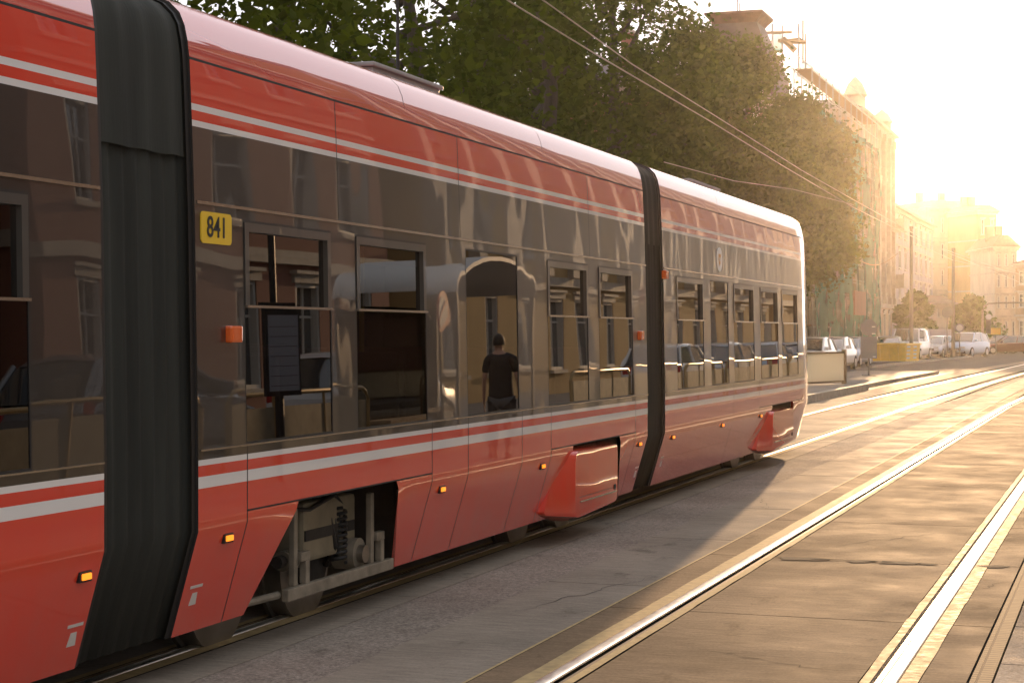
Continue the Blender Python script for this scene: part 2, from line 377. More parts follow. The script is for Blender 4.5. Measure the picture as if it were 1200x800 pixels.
# closed bogie covers
def cover(pts):
    P = [PX(px, py, DN-.03) for px, py in pts]          # 0 bottom-left tip, 1 top-left, 2 top-right, 3 right upper, 4 right lower, 5 bottom
    def rnd_poly(Q, r):
        out = []
        for i, p in enumerate(Q):
            a, c = Q[i-1], Q[(i+1) % len(Q)]
            for t_ in (0, .33, .67, 1):
                u = p+(a-p).normalized()*min(r, (a-p).length*.4); v = p+(c-p).normalized()*min(r, (c-p).length*.4)
                out.append(u.lerp(p, 2*t_*(1-t_)+.0).lerp(v.lerp(p, 2*t_*(1-t_)), t_))
        return out
    flat = lambda Q, x: [Vector((x, p.y, p.z)) for p in Q]
    s0, z0 = PX(pts[0][0], pts[0][1], DN+.06).y, P[0].z; sT, zT = P[1].y, P[1].z; s1 = P[3].y; zR = P[4].z; zB = P[5].z
    face = [Vector((0, P[5].y-.02, zB+.05)), Vector((0, sT+.09, zT-.02)), Vector((0, s1-.02, P[2].z-.02)), Vector((0, s1-.03, zR+.03)), Vector((0, P[5].y+.05, zB+.03))]
    side = [Vector((0, s0, z0)), Vector((0, sT, zT)), Vector((0, s1, P[2].z)), Vector((0, s1, zR)), Vector((0, P[5].y+.02, zB))]
    o = MB(); x0, x1, x2, x3 = -(DN+.15), -(DN+.07), -(DN+.0), -(DN-.035)
    A = rnd_poly(side, .07); B = rnd_poly(face, .07)
    mid = [a.lerp(b, .75) for a, b in zip(A, B)]
    o.grid([[L(p) for p in flat(A, x0)], [L(p) for p in flat(A, x1)], [L(p) for p in flat(mid, x2)], [L(p) for p in flat(B, x3)]], M['red'], True)
    o.face([L(p) for p in flat(B, x3)], M['red'])
    b = o.build('bogie_cover', tram, smooth=True, angle=24)
    hz = zB+(zT-zB)*.27; a0, a1 = face[0].y+.12, s1-.08
    t = MB(); t.box(L((x3-.004, a0, hz-.005)), L((x3+.012, a1, hz+.006)), M['trim']); t.build('cover_handle', b)
    t = MB(); t.box(L((x3-.004, a0, hz+.03)), L((x3+.001, a1-.07, hz+.034)), M['seam']); t.build('flap_gap', b)
    t = MB(); t.box(L((x3-.004, a1-.06, hz+.014)), L((x3+.004, a1-.005, hz+.055)), M['seam']); t.build('latch', b)
cover([(638, 608), (670, 527), (717, 518), (724, 528), (723, 590), (674, 612)])
cover([(887, 531), (904, 481), (924, 477), (929.5, 484), (929.5, 518), (905, 532)])
# lamps, reflectors, marks
for px, py in ((98, 675), (266, 630), (517, 573), (635, 546), (749, 520), (788, 512), (846, 498), (891, 487)):
    p = PT(px, py); t = MB(); t.box(L((p.x-.01, p.y-.045, p.z-.022)), L((p.x+.012, p.y+.045, p.z+.022)), M['gasket']); b = t.build('marker_lamp', tram, bevel=.004)
    t = MB(); t.box(L((p.x+.005, p.y-.032, p.z-.013)), L((p.x+.02, p.y+.032, p.z+.013)), M['lamp']); t.build('lens', b, bevel=.004)
for px, py in ((271, 391.5), (749, 393), (778, 322)):
    p = PT(px, py); t = MB(); t.box(L((p.x-.01, p.y-.055, p.z-.04)), L((p.x+.035, p.y+.055, p.z+.04)), M['orange']); t.build('side_reflector', tram, bevel=.012)
for px, py in ((86, 744), (228, 697), (745, 553), (775, 541)):
    p = PT(px, py, .003); t = MB(); q = .07*.14/.485
    X = lambda z: p.x+.0-(p.z-z)*.14/.485
    def fl(a, b, z0, z1, a2=None, b2=None):
        a2 = a if a2 is None else a2; b2 = b if b2 is None else b2
        t.grid([[L((X(z0), p.y+a, z0)), L((X(z0), p.y+b, z0)), L((X(z0)-.003, p.y+b, z0)), L((X(z0)-.003, p.y+a, z0))],
                [L((X(z1), p.y+a2, z1)), L((X(z1), p.y+b2, z1)), L((X(z1)-.003, p.y+b2, z1)), L((X(z1)-.003, p.y+a2, z1))]], M['mark'], True, True)
    fl(-.055, .055, p.z+.035, p.z+.048); fl(-.03, .03, p.z-.045, p.z+.012, -.02, .02)
    t.build('jacking_mark', tram)
# number plate
p0 = PX(238.5, 285, DN); p1 = PX(274, 251, DN); cx_, cz_ = (p0.y+p1.y)/2, (p0.z+p1.z)/2; xw = -(DN+off(cz_))
t = MB(); hw = (p1.y-p0.y)/2; hh = .072
def rrect(cy, cz, hw, hh, r, n=5):
    out = []
    for qx, qz, a0 in ((1, 1, 0), (-1, 1, 90), (-1, -1, 180), (1, -1, 270)):
        for i in range(n+1):
            a = R(a0+90*i/n); out.append((cy+qx*(hw-r)+r*math.cos(a), cz+qz*(hh-r)+r*math.sin(a)))
    return out
t.grid([[L((xw, y, z)) for y, z in rrect(cx_, cz_, hw, hh, .022)], [L((xw+.006, y, z)) for y, z in rrect(cx_, cz_, hw, hh, .022)]], M['yellow'], True, True)
plate = t.build('number_plate', tram)
fc = bpy.data.curves.new('fleet_number', 'FONT'); fc.body = '841'; fc.size = .135; fc.align_x = 'CENTER'; fc.align_y = 'CENTER'; fc.extrude = .0008; fc.materials.append(M['ink']); fc.offset = .0015
fo = bpy.data.objects.new('fleet_number', fc); C.objects.link(fo); fo.parent = plate; fo.location = L((xw+.008, cx_, cz_)); fo.rotation_euler = (R(90), 0, R(90)); fo.scale = (.95, 1, 1)
bpy.context.view_layer.update()
fm = bpy.data.meshes.new_from_object(fo); fn = bpy.data.objects.new('fleet_digits', fm); C.objects.link(fn); fn.parent = plate; fn.location = fo.location; fn.rotation_euler = fo.rotation_euler; fn.scale = fo.scale
bpy.data.objects.remove(fo)
# round town emblem on the front car
M['emblem'] = mat('emblem_white', (.85, .83, .8), .3, coat=.5)
pe = PX(843.5, 304, DN+.02); t = MB(); t.disc(L((-(DN+.024), pe.y, pe.z)), 'x', .125, .005, M['emblem'], 32); em = t.build('round_emblem', tram)
crest = mat('crest_ochre', (.55, .28, .08), .5)
t = MB(); q = -(DN+.0225)
t.grid([[L((q, pe.y+a, pe.z+b)) for a, b in ((-.05, .055), (.05, .055), (.05, 0), (.03, -.04), (0, -.07), (-.03, -.04), (-.05, 0))], [L((q+.003, pe.y+a, pe.z+b)) for a, b in ((-.05, .055), (.05, .055), (.05, 0), (.03, -.04), (0, -.07), (-.03, -.04), (-.05, 0))]], crest, True, True)
t.disc(L((q+.005, pe.y, pe.z+.0)), 'x', .022, .004, M['mark'], 16); t.build('crest', em)
# roof equipment
def roof_unit(s0, s1, x0, x1, z1, n=0):
    t = MB(); t.box(L((x0, s0, 3.15)), L((x1, s1, z1-.03)), M['alu']); t.box(L((x0-.02, s0-.03, z1-.03)), L((x1+.02, s1+.03, z1)), M['alu']); b = t.build('roof_unit', tram, bevel=.008)
    g = MB()
    for k in range(3): g.box(L((x1, s0+.08, 3.2+k*.055)), L((x1+.01, s1-.08, 3.225+k*.055)), M['seam'])
    g.build('louvre', b)
a = SP(437, 4.7); b = SP(515, 4.7); roof_unit(a, b, -5.2, -4.7, 3.40)
roof_unit(SP(540, 4.8), SP(580, 4.8), -5.6, -4.8, 3.34)
a = SP(808, 4.7); b = SP(842, 4.7); roof_unit(a, b, -5.7, -4.7, 3.37); roof_unit(SP(845, 4.7), SP(888, 4.7), -5.6, -4.7, 3.30)
t = MB(); sa = SP(466, 5.2); t.tube([L((-5.2, sa, 3.2)), L((-5.2, sa, 4.9))], [.016, .008], M['gasket']); t.disc(L((-5.2, sa, 3.28)), 'z', .05, .1, M['gasket'], 12); t.build('antenna', tram)
# seats and grab poles inside
def seat(s):
    t = MB(); 
    for x in (-4.35, -4.82, -5.6, -6.05):
        t.box(L((x-.2, s-.2, .85)), L((x+.2, s+.22, .92)), M['seatm']); t.box(L((x-.2, s-.24, .9)), L((x+.2, s-.18, 1.5)), M['seatm']); t.box(L((x-.03, s-.05, .47)), L((x+.03, s+.05, .85)), M['interior'])
    t.build('seat_row', tram, bevel=.02)
for s in [SL1-5.6+.85*k for k in range(6)]+[SM0+.6+.8*k for k in range(4)]+[SM1-2.6+.8*k for k in range(3)]+[SF0+.8+.8*k for k in range(6)]: seat(s)
for s in (SL1-2.6, SL1-.6, SM0+.4, SM0+3.6, SM0+4.8, SF0+.5, SF0+3): 
    t = MB(); t.tube([L((-DC+.45, s, .45)), L((-DC+.45, s, 2.22))], .018, M['pole']); t.build('grab_pole', tram)

# ================================================================== GROUND
def concrete(name, col, var, stretch, bump, rough, vscale=3., grain=0.):
    m, nt, b = newmat(name); n = nt.nodes; l = nt.links
    g = n.new('ShaderNodeNewGeometry')
    def noise(scale, st, det=6, ro=.6):
        mp = n.new('ShaderNodeMapping'); mp.inputs['Scale'].default_value = st; l.new(g.outputs['Position'], mp.inputs['Vector'])
        t = n.new('ShaderNodeTexNoise'); t.inputs['Scale'].default_value = scale; t.inputs['Detail'].default_value = det; t.inputs['Roughness'].default_value = ro
        l.new(mp.outputs[0], t.inputs['Vector']); return t.outputs['Fac']
    def mr(v, a, c, lo=.3, hi=.7):
        r = n.new('ShaderNodeMapRange'); r.inputs['From Min'].default_value = lo; r.inputs['From Max'].default_value = hi; r.inputs['To Min'].default_value = a; r.inputs['To Max'].default_value = c; l.new(v, r.inputs['Value']); return r.outputs[0]
    def mul(a, c):
        x = n.new('ShaderNodeMath'); x.operation = 'MULTIPLY'; l.new(a, x.inputs[0]); l.new(c, x.inputs[1]); return x.outputs[0]
    big = mr(noise(.55, (1, 1, 1), 5), 1-var, 1+var); st_ = noise(vscale, stretch, 7, .7); streak = mr(st_, 1-var, 1+var)
    fine = noise(60, (1, 1, 1), 4, .7); fv = mr(fine, 1-var*.6-grain, 1+var*.6+grain)
    spots = noise(2.3, (1, .6, 1), 8, .75); sp = mr(spots, .62, 1, .33, .42)
    fac = mul(mul(mul(big, streak), fv), sp)
    x = n.new('ShaderNodeVectorMath'); x.operation = 'SCALE'; x.inputs[0].default_value = col; l.new(fac, x.inputs['Scale']); l.new(x.outputs[0], b.inputs['Base Color'])
    b.inputs['Specular IOR Level'].default_value = .015
    rr = mr(noise(1.3, (1, 1, 1), 6, .7), rough-.1, rough+.12); l.new(rr, b.inputs['Roughness'])
    ad = n.new('ShaderNodeMath'); ad.operation = 'ADD'; ad.inputs[0].default_value = 0; l.new(fine, ad.inputs[1])
    bp = n.new('ShaderNodeBump'); bp.inputs['Distance'].default_value = bump; l.new(ad.outputs[0], bp.inputs['Height']); l.new(bp.outputs[0], b.inputs['Normal'])
    return m
M['asphalt'] = concrete('asphalt', (.085, .08, .075), .2, (1, 1, 1), .004, .6, 30, .2)
M['slab'] = concrete('brushed_concrete', (.235, .172, .112), .32, (1.0, 16, 1), .0006, .78, 4)
M['rough'] = concrete('washed_aggregate', (.29, .25, .21), .25, (1, 1, 1), .012, .75, 25, .25)
M['slab2'] = concrete('older_concrete', (.275, .238, .192), .22, (1.2, 9, 1), .0007, .75, 4)
M['paving'] = concrete('pavement_concrete', (.24, .22, .2), .15, (1, 1, 1), .003, .65, 6)
M['kerb'] = mat('kerb_granite', (.28, .26, .23), .7, var=.2, vscale=5, bump=.003)
M['seal'] = mat('rail_sealant', (.44, .33, .17), .7, spec=.08, var=.2, vscale=18, bump=.0025, bscale=25, rvar=.1)
M['rail'] = mat('polished_rail', (.9, .86, .78), .36, 1, rvar=.06, vscale=9, bump=.0006, bscale=3, stretch=(4, 1, 1))
M['groove'] = mat('rail_groove', (.16, .11, .06), .5, .3, var=.3)
M['gap'] = mat('dark_joint_fill', (.015, .013, .011), .9)  # dark fill for slab joints, chips and cracks
def cx(s): return 0 if s < 52 else .00042*(s-52)**2
def SR(s0, s1): 
    v = [s0]; 
    while v[-1] < s1: v.append(min(s1, v[-1]+(60 if v[-1] < 50 else 8)))
    return v
def ribbon(name, d0, d1, s0, s1, z, m, kind='structure', th=0):
    mb = MB(); ss = SR(s0, s1)
    if th:
        mb.grid([[(-d1+cx(s), s, z-th), (-d1+cx(s), s, z), (-d0+cx(s), s, z), (-d0+cx(s), s, z-th)] for s in ss], m, True, True)
    else:
        mb.grid([[(-d1+cx(s), s, z), (-d0+cx(s), s, z)] for s in ss], m)
    o = mb.build(name); 
    if kind: struct(o, kind)
    return o
mb = MB(); mb.box((-330, -60, -.6), (330, 700, 0), M['asphalt']); struct(mb.build('ground'))
# track bed: dark base sheet, concrete panels with open joints
ribbon('track_bed', .68, 7.0, -20, 300, .004, M['gap'])
jA = GR(1000, 661).y; jB = GR(940, 729).y; jC = GR(1000, 616).y
def panels(name, lanes, joints, z, m):
    mb = MB()
    for d0, d1 in lanes:
        for a, b in zip(joints, joints[1:]):
            if b-a < .1: continue
            g = .008
            ss = [a+g, b-g]
            mb.grid([[(-d1+.004+cx(s), s, z-.003), (-d1+.004+cx(s), s, z), (-d0-.004+cx(s), s, z), (-d0-.004+cx(s), s, z-.003)] for s in ss], m, True, True)
    return struct(mb.build(name))
J = [-20, -14, -8, -3, 1.5, jB-3.6]+sorted([jB, jA, jC])
while J[-1] < 300: J.append(J[-1]+(3.9 if len(J) % 2 else 3.2))
RC = (1.02, 2.50, 4.45, 5.95)       # rail centre lines
panels('inner_track_slab', [(1.155, 2.365)], J, .03, M['slab'])
panels('edge_track_slab', [(.69, .90), (2.58, 2.835)], J, .03, M['slab'])
panels('middle_slab', [(2.845, 3.50)], [j+.9 for j in J], .03, M['slab2'])
ribbon('aggregate_strip', 3.50, 4.02, -20, 300, .028, M['rough'])
panels('tram_side_slab', [(4.02, 4.325), (4.585, 5.815), (6.085, 6.88)], J, .03, M['slab2'])
for i, d in enumerate(RC):
    mb = MB(); s_ = SR(-20, 300)
    pr = [(-.036, 0), (-.034, .0075), (-.026, .0105), (-.012, .0118), (0, .012), (.012, .0118), (.026, .0105), (.034, .0075), (.036, 0)]
    mb.grid([[(-d+cx(s)+x, s, .03+z) for x, z in pr] for s in s_], M['rail'])
    struct(mb.build('tram_rail', smooth=True, angle=60))
    side = 1 if i in (1, 3) else -1        # flangeway towards the inside of the track
    side = 1 if i in (1, 3) else -1
    a, b = (-.085, -.036) if side < 0 else (.036, .085)
    mb = MB(); mb.grid([[(-d+cx(s)+x, s, z) for x, z in ((a, .03 if side < 0 else .012), (a+.01, .02), (b-.01, .02), (b, .012 if side < 0 else .03))] for s in s_], M['groove']); struct(mb.build('rail_groove'))
    mb = MB()
    fine = [4+x*.31+.1*math.sin(x*3.7) for x in range(65)]; ss2 = [-20]+fine+[v for v in s_ if v > 24]
    for e0, e1 in (((-.13, a) if side < 0 else (-.13, -.038)), ((.038, .12) if side < 0 else (b, .13))):
        mb.grid([[(-d+cx(s)+e0-(.007*rnd.random()**2 if e0 < -.1 else 0), s, .033), (-d+cx(s)+e1+(.007*rnd.random()**2 if e1 > .1 else 0), s, .0335)] for s in ss2], M['seal'])
    struct(mb.build('rail_sealant'))
# longitudinal joint, chipped slab joints
mb = MB()
for px, py, w, h in ((938, 660, .17, .11), (1008, 663, .10, .07), (1050, 664.5, .13, .10), (1085, 666, .07, .05), (1165, 669, .10, .06), (966, 661, .12, .02), (1030, 663.5, .1, .02)):
    c = GR(px, py); k = rnd.random()*6
    mb.face([(c.x+w*math.cos(a)*(1+.3*math.sin(3*a+k)), c.y+h*math.sin(a)*(1+.35*math.sin(2*a+k)), .0345) for a in [2*math.pi*i/16 for i in range(16)]], M['gap'])
struct(mb.build('joint_chips'))
mb = MB(); cr = random.Random(5)
for (x, y, dx, dy, n_) in ((-1.25, 8.3, -.9, .5, 14), (-2.1, 13.2, .7, 1.3, 16), (-3.3, 9.5, .35, 1.6, 16), (-1.4, 17.5, -.8, .3, 12), (-3.1, 16.0, -.3, 1.2, 12), (-.9, 11.2, .15, .5, 8)):
    c_ = [(x+dx*i/n_+cr.uniform(-.035, .035), y+dy*i/n_+cr.uniform(-.035, .035)) for i in range(n_+1)]
    wv = [max(.0015, .005*math.sin(math.pi*i/n_)*cr.uniform(.5, 1.3)) for i in range(n_+1)]
    mb.grid([[(p[0]-w_*.7, p[1]+w_, .0318), (p[0]+w_*.7, p[1]-w_, .0318)] for p, w_ in zip(c_, wv)], M['gap'])
struct(mb.build('slab_cracks'))
ribbon('joint_filler', 2.832, 2.848, -20, 300, .0325, M['seal'])
# brick edging and cobble strip on the right
m, nt, b = newmat('edging_bricks'); n = nt.nodes; l = nt.links
g = n.new('ShaderNodeNewGeometry'); sxn = n.new('ShaderNodeSeparateXYZ'); l.new(g.outputs['Position'], sxn.inputs[0]); cb = n.new('ShaderNodeCombineXYZ'); l.new(sxn.outputs['Y'], cb.inputs[0]); l.new(sxn.outputs['X'], cb.inputs[1])
bt = n.new('ShaderNodeTexBrick'); bt.inputs['Scale'].default_value = 1; bt.inputs['Brick Width'].default_value = .055; bt.inputs['Row Height'].default_value = .13; bt.inputs['Mortar Size'].default_value = .006; bt.offset = 0
bt.inputs['Color1'].default_value = (.3, .22, .13, 1); bt.inputs['Color2'].default_value = (.24, .18, .11, 1); bt.inputs['Mortar'].default_value = (.06, .05, .04, 1)
l.new(cb.outputs[0], bt.inputs['Vector']); l.new(bt.outputs['Color'], b.inputs['Base Color']); b.inputs['Roughness'].default_value = .8; b.inputs['Specular IOR Level'].default_value = .12
bp = n.new('ShaderNodeBump'); bp.inputs['Distance'].default_value = -.002; l.new(bt.outputs['Fac'], bp.inputs['Height']); l.new(bp.outputs[0], b.inputs['Normal']); M['bricks'] = m
ribbon('brick_edging', .585, .68, -20, 300, .034, M['bricks'], th=.03)
panels('aggregate_paving', [(-.2, .58)], [x*1.15-.4 for x in range(-15, 70)], .03, M['rough'])
ribbon('right_pavement', -9.5, -.9, -20, 300, .12, M['paving'], th=.12); ribbon('right_gutter', -.75, -.22, -20, 300, .02, M['paving'])
ribbon('right_kerb', -.9, -.75, -20, 300, .125, M['kerb'], th=.12)
# left platform, kerbs, pavement
k1 = GR(1011, 458).y
ribbon('stop_platform', 7.08, 11.2, -20, k1, .20, M['paving'], th=.2); ribbon('platform_kerb', 6.9, 7.08, -20, k1+.1, .205, M['kerb'], th=.2)
k2 = GR(1095, 438).y
ribbon('left_pavement', 7.5, 10.6, k1+.1, k2, .11, M['paving'], th=.11); ribbon('pavement_kerb', 7.35, 7.5, k1+.1, k2, .115, M['kerb'], th=.11)
ribbon('far_pavement', 14.6, 17.9, -20, 150, .13, M['paving'], th=.13); ribbon('far_kerb', 14.45, 14.6, -20, 150, .135, M['kerb'], th=.13)
mb = MB(); a, b2 = GR(1022, 431), GR(1140, 418.5); dv = (b2-a).normalized(); nn = Vector((-dv.y, dv.x, 0))
mb.grid([[a, a+nn*.15, a+nn*.15+Vector((0, 0, .12)), a+Vector((0, 0, .12))], [b2, b2+nn*.15, b2+nn*.15+Vector((0, 0, .12)), b2+Vector((0, 0, .12))]], M['kerb'], True, True); struct(mb.build('parking_kerb'))

# ================================================================== TREES
def leafmat(name, col):
    m = bpy.data.materials.new(name); m.use_nodes = True; nt = m.node_tree; n = nt.nodes; l = nt.links; n.clear()
    o = n.new('ShaderNodeOutputMaterial'); d = n.new('ShaderNodeBsdfDiffuse'); t = n.new('ShaderNodeBsdfTranslucent'); mx = n.new('ShaderNodeMixShader'); mx.inputs[0].default_value = .48
    g = n.new('ShaderNodeNewGeometry'); ns = n.new('ShaderNodeTexNoise'); ns.inputs['Scale'].default_value = .9; l.new(g.outputs['Position'], ns.inputs['Vector'])
    ad = n.new('ShaderNodeMath'); ad.operation = 'ADD'; l.new(ns.outputs['Fac'], ad.inputs[0]); l.new(g.outputs['Random Per Island'], ad.inputs[1])
    r = n.new('ShaderNodeMapRange'); r.inputs['From Min'].default_value = .3; r.inputs['From Max'].default_value = 1.7; r.inputs['To Min'].default_value = .55; r.inputs['To Max'].default_value = 1.6; l.new(ad.outputs[0], r.inputs['Value'])
    x = n.new('ShaderNodeVectorMath'); x.operation = 'SCALE'; x.inputs[0].default_value = col; l.new(r.outputs[0], x.inputs['Scale'])
    y = n.new('ShaderNodeVectorMath'); y.operation = 'MULTIPLY'; y.inputs[1].default_value = (2.3, 2.0, .45); l.new(x.outputs[0], y.inputs[0])
    l.new(x.outputs[0], d.inputs[0]); l.new(y.outputs[0], t.inputs[0]); l.new(d.outputs[0], mx.inputs[1]); l.new(t.outputs[0], mx.inputs[2]); l.new(mx.outputs[0], o.inputs[0])
    return m
M['leaf'] = leafmat('linden_leaves', (.044, .06, .017)); M['leaf2'] = leafmat('darker_leaves', (.045, .07, .025)); M['bark'] = mat('bark', (.07, .055, .04), .9, var=.3, vscale=6, bump=.02, bscale=12, stretch=(3, 3, .6))
def tree_parts(seed, h, r, base, nleaf, lsize, leaf='leaf', squash=1., nblob=34):
    g = np.random.default_rng(seed); rn = random.Random(seed)
    tr = MB(); top = h*.72
    trunk = [(0, 0, 0), (.05, .03, base*.6), (rn.uniform(-.2, .2), rn.uniform(-.2, .2), base+.5), (rn.uniform(-.4, .4), rn.uniform(-.4, .4), h*.5), (rn.uniform(-.5, .5), rn.uniform(-.5, .5), top)]
    r0 = .028*h*.75; tr.tube(trunk, [r0*1.25, r0, r0*.8, r0*.5, r0*.15], M['bark'], 10)
    cents = []
    for i in range(nblob):
        t = (i+.5)/nblob; z = base+r*.18+(h-base-r*.36)*t; ph = i*2.4+rn.random()
        env = math.sin(math.pi*min(1, max(.0, .12+.88*t))**.85)**.55
        rad = r*env*rn.uniform(.35, .86)
        cents.append((rad*math.cos(ph), rad*math.sin(ph), z, r*rn.uniform(.24, .42)*(1.05-.3*t)))
    for c in cents[::2]:
        k = max(.15, min(.9, (c[2]-base)/(top-base)-.22)); st = Vector(trunk[2]).lerp(Vector(trunk[4]), k); e = Vector(c[:3]); mid = st.lerp(e, .55)+Vector((0, 0, -.25))
        tr.tube([st, mid, e], [r0*.34, r0*.2, .02], M['bark'], 6)
    cents = np.array(cents); w = cents[:, 3]**2.4; w /= w.sum()
    idx = g.choice(len(cents), nleaf, p=w); u = g.normal(size=(nleaf, 3)); u /= np.linalg.norm(u, axis=1)[:, None]
    rad = g.random(nleaf)**.42*(1+.22*g.normal(size=nleaf)); pos = cents[idx, :3]+u*(cents[idx, 3]*rad)[:, None]*np.array([1, 1, .8])
    a = g.normal(size=(nleaf, 3)); a[:, 2] *= .7; a /= np.linalg.norm(a, axis=1)[:, None]; b = np.cross(a, g.normal(size=(nleaf, 3))); b /= np.linalg.norm(b, axis=1)[:, None]
    sz = lsize*(.6+.8*g.random(nleaf))[:, None]
    v = np.stack([pos-a*sz, pos+b*sz*.62, pos+a*sz, pos-b*sz*.62], 1).reshape(-1, 3)
    me = bpy.data.meshes.new('crown'); me.vertices.add(nleaf*4); me.vertices.foreach_set('co', v.ravel()); me.loops.add(nleaf*4); me.loops.foreach_set('vertex_index', np.arange(nleaf*4)); me.polygons.add(nleaf); me.polygons.foreach_set('loop_start', np.arange(0, nleaf*4, 4)); me.update(calc_edges=True); me.materials.append(M[leaf])
    return tr, me
def tree(loc, label, seed, h, r, base, nleaf, lsize, group='street trees behind the tram', name='street_tree', cat='tree', leaf='leaf', nblob=34):
    t = thing(name, label, cat, loc, rnd.random()*6, group)
    tr, me = tree_parts(seed, h, r, base, nleaf, lsize, leaf, nblob=nblob); tr.build('trunk', t, smooth=True)
    c = bpy.data.objects.new('crown', me); C.objects.link(c); c.parent = t; return t
def row(Z, d): return (-d, (Z-d*ST)/CT, 0)
tree(row(21, 11.6), 'leafy street tree nearest the camera, above the middle car roof at upper left', 11, 12.5, 4.4, 3, 9000, .085, nblob=26)
tree(row(28, 12.8), 'tall leafy tree behind the tram roof unit and thin antenna, bright sky in its gaps', 12, 13.5, 4.4, 3.2, 9000, .085, nblob=26)
tree(row(34.5, 13.3), 'tall gappy tree behind the tram, right of the antenna', 13, 14, 4.4, 3.2, 10000, .09, nblob=28)
tree(row(41, 12.9), 'full dark green tree behind the end of the middle tram car roof', 14, 14.5, 4.2, 3, 15000, .085)
tree(row(48, 13.2), 'tallest tree behind the second bellows of the tram, reaching the top of the picture', 15, 15.6, 3.1, 3, 17000, .085)
tree(row(57, 13.4), 'rounded street tree in front of the mansard roofed house', 16, 11.8, 3.8, 3, 36000, .085)
tree(row(66, 13.6), 'street tree in glowing light below the scaffolded roof', 17, 12.9, 3.9, 3, 38000, .09)
tree(row(76, 13.6), 'last tree of the row, golden in the low sun before the green netting', 18, 12.0, 3.7, 3.4, 36000, .095)
tree(row(62, 20), 'tree standing behind the street row, hidden low by other crowns', 19, 14, 4.5, 3, 20000, .14)
0 and tree(row(36, 20), 'second-row tree seen through the gappy crowns left of the wires', 20, 12, 4.5, 2, 16000, .14)
0 and tree(row(46, 21), 'second-row tree filling the space low behind the tallest tree', 21, 13, 4.5, 2, 16000, .14)
def bush(px, pyb, Z, h, r, label, seed): 
    p = AT(px, HY, Z); p.z = 0
    tree(p, label, seed, h, r, .4, 9000, .2, 'dense dark bushes in front of the far houses', 'dense_bush', 'bush', 'leaf2', 22)
bush(1069, 0, 150, 5.2, 1.8, 'round dark bush behind the white van and first street pole', 31)
bush(1140, 0, 150, 5.0, 2.3, 'broad dark bush between second pole and traffic light', 32)
bush(1124, 0, 154, 4.2, 1.4, 'smaller dark bush just right of the second street pole', 33)

# ================================================================== BUILDINGS
M['pane'] = mat('dark_window_glass', (.03, .035, .04), .08, coat=1, coat_ior=1.7)
M['wframe'] = mat('window_frame_white', (.5, .47, .42), .5)
M['stone'] = mat('stone_trim', (.42, .36, .29), .7, var=.15, vscale=2, bump=.005)
M['rooft'] = mat('clay_roof_tiles', (.16, .07, .045), .7, var=.3, vscale=3, bump=.02, bscale=12)
M['roofd'] = mat('dark_sheet_roof', (.09, .06, .05), .6, var=.25, vscale=2)
def stucco(name, c): M[name] = mat(name, c, .85, var=.14, vscale=.8, bump=.006, bscale=9, stretch=(1, 1, .4)); return M[name]
stucco('tan', (.42, .31, .2)); stucco('cream', (.5, .43, .34)); stucco('lilac', (.4, .35, .36)); stucco('brickred', (.28, .12, .08)); stucco('grey', (.3, .28, .26)); stucco('ochre', (.45, .3, .14)); stucco('gold', (.42, .27, .11))
def facade(mb, w, z0, z1, cols, rows, m, T):
    """wall plane in local xz with holes; cols/rows list of (a,b)"""
    xs = sorted({0, w, *[v for c in cols for v in c]}); zs = sorted({z0, z1, *[v for c in rows for v in c]})
    for a, b in zip(xs, xs[1:]):
        for c, d in zip(zs, zs[1:]):
            if any(abs(a-p) < 1e-6 and abs(b-q) < 1e-6 for p, q in cols) and any(abs(c-p) < 1e-6 and abs(d-q) < 1e-6 for p, q in rows): continue
            mb.face([T @ Vector((a, 0, c)), T @ Vector((b, 0, c)), T @ Vector((b, 0, d)), T @ Vector((a, 0, d))], m)
